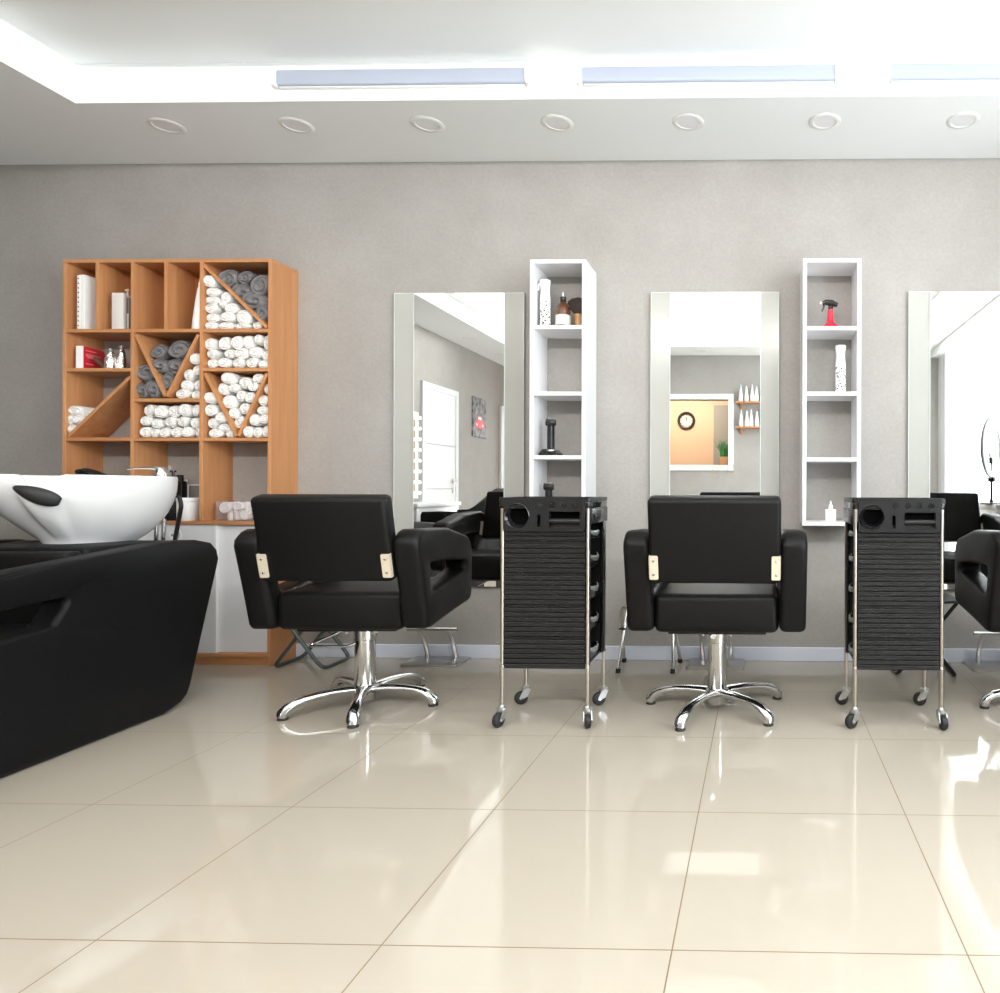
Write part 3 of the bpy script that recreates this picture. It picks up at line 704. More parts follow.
# ------------------------------------------------------------------ styling chairs
def styling_chair():
    t = thing('styling_chair', 'x', 'chair', group='black styling chairs before the mirrors')
    outer = rounded([(-.312,.735),(-.255,.778),(.02,.768),(.255,.715),(.288,.66),(.285,.432),(.262,.412),(-.165,.366),(-.212,.370)], [.03,.05,.06,.07,.05,.03,.03,.03,.03])
    inner = rounded([(-.188,.640),(.195,.610),(.212,.566),(-.158,.515)], [.03,.025,.025,.03])
    for s in (-1, 1):
        m = M(); x0, x1 = sorted((s*.252, s*.358)); m.ring_frame(outer, inner, (.01,.585), x0, x1, .026, n=96); m.build('armrest', LEATHER, t, 60)
    m = M(); m.box(-.250, .250, -.205, .285, .363, .520, .028, 4); m.build('seat', LEATHER, t, 60)
    m = M(); m.box(-.2, .2, -.15, .2, .348, .366, .004); m.build('seat_plate', BLACKP, t)
    # backrest leaning to the rear
    tilt = math.atan(.085/.342); R_ = Matrix.Translation((0,-.210,.588)) @ Matrix.Rotation(tilt, 4, 'X')
    m = M(); m.box(-.254, .254, -.078, .0, .0, .343, .020, 4, R_); bk = m.build('backrest', LEATHER, t, 60)
    for s in (-1, 1):
        m = M(); m.prism(rounded([(s*.2535,.022),(s*.2185,.022),(s*.2185,.118),(s*.2535,.118)], .006, 3), 1, -.083, -.0765, R_); m.box(*sorted((s*.2525, s*.2500)), -.083, .03, .022, .118, mtx=R_)
        bp = m.build('bracket_plate', PLATE, t)
        for z in (.042, .098):
            m = M(); m.lathe([(.0055,-.0832),(.0055,-.0845),(.003,-.0858),(.001,-.086)], (s*.236, 0, z), 12, axis=1); bmesh.ops.transform(m.bm, matrix=R_, verts=m.bm.verts); m.build('screw', CHROME, bp)
    # pump column
    m = M(); m.lathe([(.034,.02),(.0415,.03),(.0415,.285),(.039,.286)], seg=32); m.build('column', CHROME, t)
    m = M(); m.lathe([(.039,.285),(.0445,.287),(.0445,.33),(.042,.332)], seg=32); m.build('collar', BRUSHED, t)
    m = M(); m.box(-.07, .07, -.05, .05, .332, .345, .003); m.box(-.05, .05, -.04, .04, .343, .348, .002); m.build('swivel_plate', BLACKP, t)
    for s in (-1, 1):
        for y in (-.035,):
            m = M(); m.lathe([(.007,.318),(.008,.32),(.008,.334)], (s*.058, y, 0), 10); m.build('bolt', CHROME, t)
    # U-shaped pump pedal
    m = M(); m.tube([(.085,.0,.338),(-.045,-.035,.262),(-.225,-.035,.262),(-.055,.06,.345)], .0065, 10, .03); m.cyl((.085,.0,.338),(.11,.02,.332), .012); m.build('pump_pedal', CHROME, t)
    return t
def star_base(t, angs, rad=.30):
    bs = bpy.data.objects.new('star_base', None); C.objects.link(bs); bs.parent = t
    m = M(); m.lathe([(.02,.035),(.03,.032),(.036,.06),(.049,.068),(.050,.086),(.041,.093)], seg=28); m.build('hub', CHROME, bs)
    for a in angs:
        a = math.radians(a); pts = []; wd = []; ht = []
        for r, z, w, h in ((.02,.072,.034,.018),(.06,.076,.029,.018),(.12,.078,.024,.016),(.18,.075,.022,.015),(.225,.069,.022,.016),(.258,.059,.024,.018),(.284,.042,.025,.021),(.300,.024,.025,.022),(.302,.012,.023,.020)):
            r = r*rad/.30; pts.append((r*math.cos(a), r*math.sin(a), z)); wd.append(w); ht.append(h)
        m = M(); m.sweep(pts, wd, ht, 14); lg = m.build('leg', CHROME, bs, 60)
        m = M(); m.lathe([(.020,0),(.021,.003),(.020,.008),(.017,.014)], (rad*math.cos(a)*.995, rad*math.sin(a)*.995, 0), 20); m.build('glide', RUBBER, lg)
    return bs
ch1 = styling_chair(); ch2 = dup(ch1); ch3 = dup(ch1)
for c_ in (ch2, ch3):
    for k_ in kids(c_):
        if k_.name.startswith('pump_pedal'): k_.rotation_euler.z = math.radians(-105)
for k_ in kids(ch2):                                   # this chair's upholstery sits a touch right of its column
    if k_.name.split('.')[0] in ('armrest', 'seat', 'seat_plate', 'backrest', 'bracket_plate'): k_.location.x = .009
star_base(ch1, (-141,-71,-3,67,140)); star_base(ch2, (169,-115,-43,29,101)); star_base(ch3, (176,-112,-40,32,104))
place(ch1, (-1.711, 2.956, 0), math.radians(3), 'black salon chair with chrome star base nearest the wash basin')
place(ch2, (-.184, 2.955, 0), 0, 'black salon chair standing between the two trolleys')
place(ch3, (1.266, 2.975, 0), 0, 'black salon chair cut off by the right edge')

# ------------------------------------------------------------------ salon trolleys
def trolley():
    t = thing('salon_trolley', 'x', 'trolley', group='black salon trolleys on castors')
    hx, hy = .170, .140
    # frame posts with castors
    for sx in (-1, 1):
        for sy in (-1, 1):
            m = M(); m.cyl((sx*hx, sy*hy, .078), (sx*hx, sy*hy, .862), .0078, 16); po = m.build('post', NICKEL, t)
            m = M(); m.lathe([(.0095,.232),(.0095,.242)], (sx*hx, sy*hy, 0), 16); m.build('post_joint', CHROME, po)
            ang = {(-1,-1): 1.2, (1,-1): 1.9, (-1,1): .45, (1,1): .55}[(sx, sy)]
            # castor: wheel + fork
            cs = bpy.data.objects.new('castor', None); C.objects.link(cs); cs.parent = t; cs.location = (sx*hx, sy*hy, 0); cs.rotation_euler = (0, 0, ang)
            m = M(); m.lathe([(.016,.060),(.019,.062),(.019,.074),(.012,.078),(.010,.082)], seg=18)
            for s in (-1, 1): m.prism(rounded([(-.012,.066),(.018,.066),(.004,.034),(-.026,.022),(-.03,.030)], .006, 3), 1, s*.0155-.0015, s*.0155+.0015)
            m.box(-.014, .018, -.017, .017, .058, .066, .003); m.build('fork', ZINC, cs)
            m = M(); m.lathe([(.008,-.012),(.020,-.0125),(.026,-.010),(.0285,-.005),(.0285,.005),(.026,.010),(.020,.0125),(.008,.012)], (-.020, 0, .0285), 24, axis=1); w_ = m.build('wheel', RUBBER, cs)
            m = M(); m.cyl((-.020,-.019,.0285), (-.020,.019,.0285), .005, 12); m.build('axle', CHROME, cs)
    # ribbed shutters front and rear
    zb, zt = .228, .800
    for sy in (-1, 1):
        m = M(); y0 = sy*(hy+.002)
        prof = [(y0-sy*.016, zb), (y0, zb)]; z = zb
        while z < zt-.012:                              # six hollow-faced slats, then a flat recessed band
            for k in range(6):
                if z+.0193 > zt: break
                for dz, dy in ((.0006,-.009),(.0036,-.009),(.0042,.0050),(.0062,.0062),(.0085,.0040),(.0135,.0040),(.0165,.0062),(.0186,.0050),(.0192,-.009)): prof.append((y0+sy*dy, z+dz))
                z += .0193
            for dz, dy in ((.0006,-.006),(.0098,-.006)):
                if z+dz < zt: prof.append((y0+sy*dy, z+dz))
            z += .0100
        prof += [(y0, zt), (y0-sy*.016, zt)]
        m.prism(prof, 0, -hx+.010, hx-.010); m.build('ribbed_panel', RIBS, t, 30)
    # sides: black rim boards leaving drawer fronts open, both ends
    for sx in (-1, 1):
        m = M(); x0, x1 = sorted((sx*(hx-.012), sx*(hx+.006)))
        m.box(x0, x1, hy-.022, hy+.014, .232, .80, .003); m.box(x0, x1, -hy+.010, -hy+.022, .232, .8, .002)
        m.build('side_rail', BLACKG, t)
    m = M(); m.box(-hx+.012, hx-.012, -hy, hy, zb, zb+.012); m.build('floor_board', BLACKP, t, 0)
    m = M(); m.tube([(-hx, -hy, .236), (0, 0, .222), (hx, hy, .236)], .004); m.tube([(-hx, hy, .236), (0, 0, .214), (hx, -hy, .236)], .004); m.build('cross_brace', BRUSHED, t)
    # drawers with clear finger tabs at both ends
    for k in range(5):
        z0 = .236+.1258*k if k < 4 else .734; hgt = .085 if k < 4 else .05
        m = M(); x_, y_ = hx-.014, hy-.024
        m.box(-x_, x_, -y_, y_, z0, z0+.006); m.box(-x_, x_, -y_, -y_+.004, z0, z0+hgt*.5); m.box(-x_, x_, y_-.004, y_, z0, z0+hgt*.5)
        for s in (-1, 1): m.box(*sorted((s*x_, s*(x_-.004))), -y_, y_, z0, z0+hgt*.5)
        d = m.build('drawer', BLACKG, t, 0)
        for s in (-1, 1):
            m = M(); pts = [(s*(x_-.004), -.085, z0+hgt*.56)]
            m.sweep([(s*(x_+.002), -.065, z0+hgt*.62), (s*(x_+.012), -.04, z0+hgt*.5), (s*(x_+.016), 0, z0+hgt*.46), (s*(x_+.012), .04, z0+hgt*.5), (s*(x_+.002), .065, z0+hgt*.62)], [.003,.005,.006,.005,.003], [.005,.010,.012,.010,.005], 12); m.build('finger_tab', GREYTAB, d)
    # top: tray with rim
    m = M(); m.prism(rounded([(-hx-.012,-hy-.012),(hx+.012,-hy-.012),(hx+.012,hy+.016),(-hx-.012,hy+.016)], .014), 2, .862, .888, bev=.003)
    m.build('top_deck', BLACKG, t)
    m = M(); o_ = rounded([(-hx-.013,-hy-.013),(hx+.013,-hy-.013),(hx+.013,hy+.017),(-hx-.013,hy+.017)], .016); i_ = [(x*.955, (y-.002)*.945+.002) for x, y in o_]
    n = len(o_); A = [[m.bm.verts.new((*q, z)) for q in P_] for P_, z in ((o_, .8885), (o_, .905), (i_, .905), (i_, .8885))]
    for a, b_ in zip(A, A[1:]):
        for q in range(n): m.bm.faces.new((a[q], a[(q+1) % n], b_[(q+1) % n], b_[q]))
    m.build('tray_rim', BLACKP, t)
    for s in (-1, 1):
        m = M(); m.box(*sorted((s*(hx-.008), s*(hx+.013))), -hy+.012, hy+.014, .80, .862, .004); m.build('corner_housing', mat('satin_black_housing', (.010,.010,.011), .22, spec=.4), t)
    # appliance holder hung on the front
    yf = -hy-.016; m = M()
    x0, x1, z0, z1 = -.160, .162, .771, .901
    def circ(cx, cz, r, n=32): return [(cx+r*math.cos(2*PI*k/n), cz+r*math.sin(2*PI*k/n)) for k in range(n)]
    loops = [circ(-.108, .832, .046, 48)]+[circ(-.014+.046*k, .876, .0115, 24) for k in range(4)]
    loops.append([(-.021+.007*math.cos(a), (.813+(.019 if math.sin(a) > 0 else -.019))+.007*math.sin(a)) for a in [2*PI*(k+.5)/24 for k in range(24)]])
    loops.append(rounded([(.020,.786),(.142,.786),(.142,.850),(.020,.850)], .004, 3))
    orim = rounded([(x0,z0),(x1,z0),(x1,z1),(x0,z1)], [.016,.016,.004,.004], 5)
    bm = m.bm; ed = []; rimv = []
    for lp in [orim]+loops:
        vs = [bm.verts.new((x, yf, z)) for x, z in lp]; rimv.append(vs)
        ed += [bm.edges.new((vs[k], vs[(k+1) % len(vs)])) for k in range(len(vs))]
    bmesh.ops.triangle_fill(bm, use_beauty=True, edges=ed, normal=(0,-1,0))
    for vs in rimv:
        n = len(vs); bk_ = [bm.verts.new((v.co.x, yf+.027, v.co.z)) for v in vs]
        for k in range(n): bm.faces.new((vs[k], vs[(k+1) % n], bk_[(k+1) % n], bk_[k]))
    m.build('appliance_holder', mat('satin_black_plastic', (.0115,.0115,.012), .4, spec=.2), t, 30)
    m = M(); m.box(x0+.002, x1-.002, yf+.0262, yf+.030, z0+.002, z1-.002); m.build('holder_back', mat('matt_black_recess', (.0015,.0015,.0015), .8, spec=.02), t, 0)
    # deep dryer cup and roller
    m = M(); n = 40
    R1 = [m.bm.verts.new((-.108+.046*math.cos(2*PI*k/n), yf-.001, .832+.046*math.sin(2*PI*k/n))) for k in range(n)]
    R2 = [m.bm.verts.new((-.108+.0485*math.cos(2*PI*k/n), yf-.0035, .832+.0485*math.sin(2*PI*k/n))) for k in range(n)]
    R3 = [m.bm.verts.new((-.108+.051*math.cos(2*PI*k/n), yf-.001, .832+.051*math.sin(2*PI*k/n))) for k in range(n)]
    R4 = [m.bm.verts.new((-.104+.036*math.cos(2*PI*k/n), yf+.020, .835+.036*math.sin(2*PI*k/n))) for k in range(n)]
    for a, b_ in ((R3, R2), (R2, R1), (R1, R4)):
        for k in range(n): m.bm.faces.new((a[k], a[(k+1) % n], b_[(k+1) % n], b_[k]))
    m.build('dryer_ring', BLACKG, t)
    m = M(); m.cyl((.021, yf+.012, .812), (.141, yf+.012, .812), .011, 20); m.build('foil_roller', RIBS, t)
    return t
tr1 = trolley(); tr2 = dup(tr1)
place(tr1, (-.852, 2.855, 0), 0, 'black ribbed trolley on castors right of the left mirror')
place(tr2, (.546, 2.878, 0), 0, 'black ribbed trolley on castors under the shelf with the red bottle')
for t_ in (tr2,):
    for c in kids(t_):
        if c.name.startswith('castor'): c.rotation_euler.z += random.uniform(-.9, .2)

# ------------------------------------------------------------------ footrests
def footrest():
    t = thing('footrest', 'x', 'footrest', group='steel footrests under the mirrors')
    m = M(); m.prism(rounded([(-.15,-.1),(.15,-.1),(.15,.1),(-.15,.1)], .018), 2, 0, .012, bev=.002); m.build('base_plate', BRUSHED, t)
    for s in (-1, 1):
        pts = []
        for k in range(11):
            u = k/10; pts.append((s*.078, .055-.10*u**2.0, .012+.172*u))
        m = M(); m.sweep(pts, .0125, .010, 14); m.build('leg', CHROME, t)
    m = M(); m.cyl((-.132,-.045,.188), (.132,-.045,.188), .0125, 18); m.build('bar', CHROME, t)
    return t
fr = footrest()
for i, (x, lb) in enumerate([(-1.742, 'steel footrest on the floor beneath the left mirror'), (-.235, 'steel footrest on the floor behind the middle chair'), (1.25, 'steel footrest on the floor below the right mirror')]):
    o = fr if i == 0 else dup(fr); place(o, (x, 3.682, 0), 0, lb)

# ------------------------------------------------------------------ folding stools
def x_stool(label, loc, rz, w, h, d, piv, mt, seatm):
    """two crossing U frames, floor bars front to back, a sling seat on top"""
    t = thing('folding_stool', label, 'stool', loc, rz)
    r = .0095; k = h/piv*.5
    for s in (-1, 1):
        m = M(); xt = -s*w*(h-piv)/piv/2
        m.tube([(xt, -d/2-s*.012, h), (s*w/2, -d/2-s*.012, r), (s*w/2, d/2-s*.012, r), (xt, d/2-s*.012, h), (xt, -d/2-s*.012, h)], r, 10, .045); m.build('leg_frame', mt, t)
    xw = w*(h-piv)/piv/2
    m = M(); m.prism(rounded([(-xw-.012,h+.012),(-xw+.02,h+.012),(0,h+.004),(xw-.02,h+.012),(xw+.012,h+.012),(xw+.012,h-.0),(0,h-.008),(-xw-.012,h)], .008, 3), 1, -d/2-.02, d/2+.02); m.build('seat', seatm, t)
    m = M()
    for s in (-1, 1): m.cyl((0, s*d/2-.02, piv), (0, s*d/2+.02, piv), .006)
    m.build('pivot', CHROME, t)
    return t
A1, A2 = atZ(272, 670), atZ(322, 670.5)
x_stool('grey green folding stool with crossed tubes behind the left chair', ((A1.x+A2.x)/2, A1.y+.125, 0), 0, .272, .37, .24, .178, GREYTUBE, GREYTUBE)
B1, B2 = atZ(899, 677), atZ(955, 678)
x_stool('black folding stool with crossed legs behind the right trolley', ((B1.x+B2.x)/2, B2.y+.12, 0), 0, .29, .375, .22, .18, BLACKP, BLACKP)
# folding chair with capped chrome legs
C1, C2 = atZ(615.5, 673), atZ(674.5, 675)
t = thing('folding_stool', 'chrome folding stool with capped legs behind the middle chair', 'stool', ((C1.x+C2.x)/2, C1.y+.11, 0))
w_ = (C2.x-C1.x)/2
for s in (-1, 1):
    m = M(); q = .012*(1 if s > 0 else 0)
    y0 = -.110*s; yt = .075*s
    # an inverted U: two legs and the top bar
    m.tube([(-w_+q, y0, .012), (-w_+q+.02, yt, .335), (w_-q-.02, yt, .335), (w_-q, y0, .012)], .0095, 12, .05); fm = m.build('leg_frame', CHROME, t)
    for e in (-1, 1):
        m = M(); m.cyl((e*(w_-q), y0*1.005, 0), (e*(w_-q)-e*.0015, y0*.96, .022), .0125, 14); m.build('foot_cap', RUBBER, fm)
m = M(); m.box(-w_+.05, w_-.03, -.08, .08, .340, .352, .005); m.build('seat', BLACKP, t)
m = M(); m.cyl((-w_-.004, -.012, .205), (-w_+.03, -.012, .205), .005); m.cyl((w_-.03, -.012, .205), (w_+.004, -.012, .205), .005); m.build('pivot', RUBBER, t)

# ------------------------------------------------------------------ backwash units
def wash_unit(label, loc, full=True, rz=0):
    t = thing('backwash_chair', label, 'wash chair', loc, rz, 'black backwash chairs by the cabinet')
    hw = .335                                         # half width to the outer face
    outer = rounded([(-1.35,.58),(-.60,.668),(0,.716),(.20,.708),(.272,.64),(.085,.030),(-.03,.0),(-1.22,.0),(-1.32,.08)], [.1,.3,.1,.07,.06,.09,.04,.06,.08])
    inner = rounded([(-.96,.518),(-.475,.553),(-.460,.532),(-.515,.460),(-.96,.438)], [.03,.02,.015,.02,.03])
    for s in (-1, 1):
        x0, x1 = sorted((s*(hw-.10), s*hw)); m = M(); m.ring_frame(outer, inner, (-.66,.492), x0, x1, .024, n=140); sp = m.build('side_panel', LEATHER_S, t, 60)
        m = M(); m.sweep([(s*(hw-.004), y, z) for y, z in ((-1.2,.588),(-.6,.657),(-.3,.680),(0,.700),(.15,.690))], .0022, .0022, 8); m.build('piping', LEATHER, sp)
    i = hw-.103
    m = M(); m.box(-i, i, -.28, .10, .05, .712, .02, 3); m.build('basin_pedestal', LEATHER_S, t)
    m = M(); m.prism(rounded([(-.36,.30),(-.26,.30),(-.29,.70),(-.36,.70)], .02), 0, -i, i, bev=.012); m.build('backrest', LEATHER, t, 60)
    m = M(); m.box(-i, i, -1.05, -.33, .30, .44, .03, 4); m.build('seat', LEATHER, t, 60)
    m = M(); m.prism(rounded([(-1.32,.12),(-1.27,.10),(-1.06,.36),(-1.06,.43)], .02), 0, -i, i, bev=.012); m.build('leg_rest', LEATHER, t, 60)
    # ceramic bowl: lofted rings, neck notch towards the sitter
    bs = bpy.data.objects.new('basin', None); C.objects.link(bs); bs.parent = t; bs.location = (-.045, .02, .700)
    NA = 96; lv = []
    def rim_drop(a):
        d = (a+PI/2-.36+PI) % (2*PI)-PI
        return .055*math.exp(-(d/.20)**6)
    def ringpts(k, inn=False):
        out = []
        for j in range(NA):
            a = 2*PI*j/NA; ca, sa = math.cos(a), math.sin(a)
            rx = .262; ry = .30 if sa > 0 else .325
            n_ = 2.5; rr = (abs(ca)**n_+abs(sa)**n_)**(-1/n_)
            X, Y = rx*ca*rr, ry*sa*rr
            bx, by = .125*ca, .16*sa+.02
            zr = .290-rim_drop(a)
            if not inn:
                f_, g = k                               # f: 0 base .. 1 rim ; g: shape
                g = g**(1+1.0*max(0, -sa)); out.append((bx+(X-bx)*g, by+(Y-by)*g, zr*f_ if f_ > .0 else 0.))
            else:
                f_, g = k; th = .022
                sx_ = (1-th/rx); out.append((X*sx_*g, Y*sx_*g+.02*(1-g), .075+(zr-.075)*f_))
        return out
    outer_l = [(0,0),(.03,.06),(.09,.22),(.18,.42),(.30,.61),(.44,.77),(.58,.885),(.70,.955),(.78,.985),(.88,.998),(.96,1.0),(.992,.992)]
    inner_l = [(1.0,1.0),(.97,.985),(.88,.96),(.7,.88),(.45,.70),(.22,.46),(.08,.22),(.0,.06)]
    m = M(); rings = [[m.bm.verts.new(q) for q in ringpts(k)] for k in outer_l]+[[m.bm.verts.new(q) for q in ringpts(k, True)] for k in inner_l]
    for a, b_ in zip(rings, rings[1:]):
        for j in range(NA): m.bm.faces.new((a[j], a[(j+1) % NA], b_[(j+1) % NA], b_[j]))
    m.bm.faces.new(rings[0][::-1]); m.bm.faces.new(rings[-1]); m.build('bowl', CERAMIC, bs, 70)
    # neck rest draped over the notch
    m = M(); path = []; n = 20; W_ = []; H_ = []
    for j in range(n):
        u_ = j/(n-1); d = -.22+.48*u_; a = -PI/2+.36+d; ca, sa = math.cos(a), math.sin(a); rr = (abs(ca)**2.5+abs(sa)**2.5)**(-1/2.5)
        X, Y = .262*ca*rr, .325*sa*rr; e = math.sin(PI*(j+.55)/(n+.1))**.45
        path.append((X*1.005, Y*1.01, .240-.056*u_)); W_.append(.022*e+.002); H_.append((.017+.022*u_)*e+.002)
    m.sweep(path, W_, H_, 16); m.build('neck_rest', RUBBER, bs, 70)
    if full:
        tp = bpy.data.objects.new('mixer_tap', None); C.objects.link(tp); tp.parent = t; tp.location = (.045, .285, .988)
        m = M(); m.lathe([(.026,-.03),(.028,0),(.027,.012),(.022,.034),(.018,.04)], seg=24); m.build('body', CHROME, tp)
        m = M(); m.sweep([(.028,0,.012),(.006,0,.036),(-.03,-.006,.040),(-.09,-.02,.039),(-.125,-.028,.034)], [.014,.018,.014,.009,.006], [.008,.012,.008,.004,.003], 14); m.build('lever', CHROME, tp)
        m = M(); m.lathe([(.009,.036),(.009,.054),(.001,.055)], (.0,.05,0), 12); m.build('valve_cap', CLEAR, tp)
        hs = bpy.data.objects.new('hand_shower', None); C.objects.link(hs); hs.parent = t; hs.location = (-.262, .255, .990)
        m = M(); m.sweep([(-.045,0,.012),(-.03,0,.019),(.0,0,.022),(.035,0,.016),(.085,0,.0),(.13,.0,-.012)], [.008,.026,.027,.018,.012,.011], [.006,.014,.016,.012,.010,.009], 16); m.build('shower_head', BLACKG, hs)
        m = M(); m.cyl((.0,0,-.02), (0,0,.008), .012); m.build('holder', CHROME, hs)
        m = M(); m.tube([(.16,.245,.90), (.175,.24,.86), (.135,.27,.77), (.10,.29,.66), (.09,.26,.5)], .0085, 10, .05); m.build('hose', RUBBER, t)
        for q in (.0, .032): 
            m = M(); m.cyl((.09+q,.2,.55), (.098+q,.2,.80), .008); m.build('supply_pipe', CHROME, t)
    return t
wash_unit('black backwash chair with white basin at the left edge', (-2.792, 2.83, 0), rz=math.radians(2.2))
wash_unit('second black backwash chair, barely seen beyond the first basin', (-3.56, 2.83, 0), False)

# ------------------------------------------------------------------ what the mirrors show
# left wall: doors, picture, bulb mirror
def door(name, y0, y1, handle_y):
    m = M(); f = .07
    m.box(LEFT, LEFT+.03, y0-f, y0, 0, 2.07); m.box(LEFT, LEFT+.03, y1, y1+f, 0, 2.07); m.box(LEFT, LEFT+.03, y0-f, y1+f, 2.07, 2.14)
    fr_ = struct(name, m, DOORW, smooth=0)
    m = M()
    for z0, z1 in ((.01,.46),(.466,.92),(.926,1.44),(1.446,2.068)): m.box(LEFT+.012, LEFT+.024, y0+.003, y1-.003, z0, z1, .002)
    struct('leaf', m, DOORW, fr_, 0)
    m = M(); m.box(LEFT+.001, LEFT+.012, y0, y1, .005, 2.07); struct('rebate', m, GREYINK, fr_, 0)
    m = M(); m.cyl((LEFT+.02, handle_y, 1.02), (LEFT+.07, handle_y, 1.02), .009); m.box(LEFT+.024, LEFT+.032, handle_y-.03, handle_y+.03, .99, 1.05, .003); m.box(LEFT+.024, LEFT+.032, handle_y-.025, handle_y+.025, .87, .93, .003)
    m.tube([(LEFT+.066, handle_y, 1.02), (LEFT+.066, handle_y+.12*(1 if handle_y < (y0+y1)/2 else -1), 1.02)], .008)
    struct('handle', m, BRUSHED, fr_)
door('door_1', -1.00, -.22, -.93); door('door_2', -3.35, -2.57, -2.65)
t = thing('wall_picture', 'grey street picture with a red car, seen in the left mirror', 'picture', (LEFT, -1.74, 1.62))
m = M(); m.box(0, .022, -.215, .215, 0, .53); m.build('canvas', PICG, t, 0)
m = M(); m.prism(rounded([(-.15,.12),(.15,.12),(.15,.2),(.09,.23),(.06,.29),(-.06,.29),(-.09,.23),(-.15,.2)], .02), 0, .0225, .0232); m.build('red_car', REDCARD, t)
m = M(); m.box(.0233,.0238,-.055,.055,.232,.275); m.box(.0233,.0238,-.12,-.07,.15,.175); m.box(.0233,.0238,.07,.12,.15,.175); m.build('car_glass', PAPER, t, 0)
t = thing('bulb_mirror', 'make-up mirror with a row of round bulbs on the left wall', 'mirror', (LEFT, .33, .82))
m = M(); m.box(.02, .035, -.37, .37, 0, .95); m.box(.0, .02, -.3, .3, .1, .85); m.build('frame', WHITEL, t, 0)
m = M(); m.box(.0352, .037, -.29, .29, .06, .89); m.build('mirror_plate', MIRROR, t, 0)
for k in range(8):
    for s in (-1, 1):
        m = M(); m.lathe([(.001,.0),(.014,.001),(.016,.01),(.022,.026),(.018,.042),(.001,.048)], (.035, s*.34, .06+.118*k), 14, axis=0); m.build('bulb', BULB, t)
t = thing('vanity_desk', 'white make-up desk under the bulb mirror', 'desk', (LEFT, .24, 0))
m = M(); m.box(.002, .42, -.5, .5, .74, .78, .004); m.build('top', WHITEL, t); 
for y in (-.48, .44): m = M(); m.box(.01, .40, y, y+.04, 0, .74, .002); m.build('side', WHITEL, t)
m = M(); m.box(.01, .40, -.44, .44, .6, .74, .002); m.build('drawer', WHITEL, t)
t = thing('tub_armchair', 'black make-up armchair with sloping arms, seen in the left mirror', 'armchair', (-2.98, .42, 0), .08)
m = M(); n = 33; A = []
for k in range(n):                                    # wrap-round back: tall at +x, arms falling towards the wall
    u = abs(2*k/(n-1)-1); a = (2*k/(n-1)-1)*PI*.5; px_ = .30*math.cos(a)*(1 if u < 1 else 1); zt = .70+.235*(.5+.5*math.cos(PI*min(1, u*1.05)))
    ex = 0
    A.append((px_, .34*math.sin(a), zt))
A = [(-.34, -.34, .70), (-.17, -.34, .705)]+A+[(-.17, .34, .705), (-.34, .34, .70)]
rows = []
for i_, (x, y, zt) in enumerate(A):
    d = Vector((x if x > 0 else 0, y)).normalized()*.045
    rows.append([m.bm.verts.new(q) for q in ((x+d.x, y+d.y, .30), (x+d.x*1.1, y+d.y*1.1, zt-.03), (x+d.x*.6, y+d.y*.6, zt), (x-d.x*.6, y-d.y*.6, zt), (x-d.x, y-d.y, zt-.03), (x-d.x, y-d.y, .30))])
for a, b_ in zip(rows, rows[1:]):
    for q in range(6): m.bm.faces.new((a[q], b_[q], b_[(q+1) % 6], a[(q+1) % 6]))
m.bm.faces.new(rows[0]); m.bm.faces.new(rows[-1][::-1]); m.build('backrest', LEATHER, t, 50)
m = M(); m.box(-.34, .27, -.29, .29, .30, .47, .03, 4); m.build('seat', LEATHER, t, 60)
m = M(); m.cyl((0,0,.04), (0,0,.30), .03); m.build('column', CHROME, t); m = M(); m.lathe([(.23,0),(.23,.012),(.05,.03),(.03,.06)], seg=32); m.build('base', CHROME, t)

# rear room through the hatch
t = thing('wall_clock', 'round clock with dark rim on the peach wall, seen in the middle mirror', 'clock', (-1.205, -3.65, 2.035))
m = M(); n = 40; pr = [(.098,.004),(.104,.03),(.125,.036),(.142,.024),(.145,0)]; 
rg = [[m.bm.verts.new((r*math.cos(2*PI*k/n), h, r*math.sin(2*PI*k/n))) for k in range(n)] for r, h in pr]
for a, b_ in zip(rg, rg[1:]):
    for k in range(n): m.bm.faces.new((a[k], a[(k+1) % n], b_[(k+1) % n], b_[k]))
m.build('rim', CLOCKR, t)
m = M(); m.lathe([(.104,.001),(.104,.006)], seg=40, axis=1); m.build('dial', CREAM, t)
m = M()
for k in range(12):
    a = PI*k/6; m.box(-.004, .004, .0062, .0075, .076, .094, mtx=Matrix.Rotation(a, 4, 'Y'))
m.build('hour_marks', INK, t, 0)
for a, l, w in ((-.18, .055, .005), (.16, .078, .004)):
    m = M(); m.box(-w, w, .008, .0095, -.012, l, mtx=Matrix.Rotation(a, 4, 'Y')); m.build('hand', INK, t, 0)
xp = -.50; t = thing('potted_grass', 'small green grass plant in wooden pot on the hatch sill', 'plant', (xp, BACK-.05, WZ0))
m = M(); m.prism(rounded([(-.068,-.05),(.068,-.05),(.068,.05),(-.068,.05)], .008), 2, 0, .115, bev=.004); m.build('pot', POT, t)
m = M()
for k in range(70):
    r = random.Random(900+k); a = r.uniform(0, 2*PI); ln = r.uniform(.14, .25); sp_ = r.uniform(.02, .13); x0, y0 = r.uniform(-.05,.05), r.uniform(-.035,.035)
    m.sweep([(x0, y0, .108), (x0+sp_*.35*math.cos(a), y0+sp_*.25*math.sin(a), .11+ln*.6), (x0+sp_*math.cos(a), y0+sp_*.6*math.sin(a), .11+ln)], [.006,.005,.001], [.003,.003,.001], 5)
m.build('blades', GRASS, t)
for x0, dp in ((.10, .14), (-.10, .24)):
    m = M(); m.sweep([(x0-.03, .03, .004), (x0-.045, .07, .003), (x0-.05, .078, -dp*.7), (x0, .078, -dp), (x0+.045, .078, -dp*.7), (x0+.03, .07, .003), (x0+.02, .03, .004)], .0035, .0035, 6); m.build('twine_loop', TWINE, t)
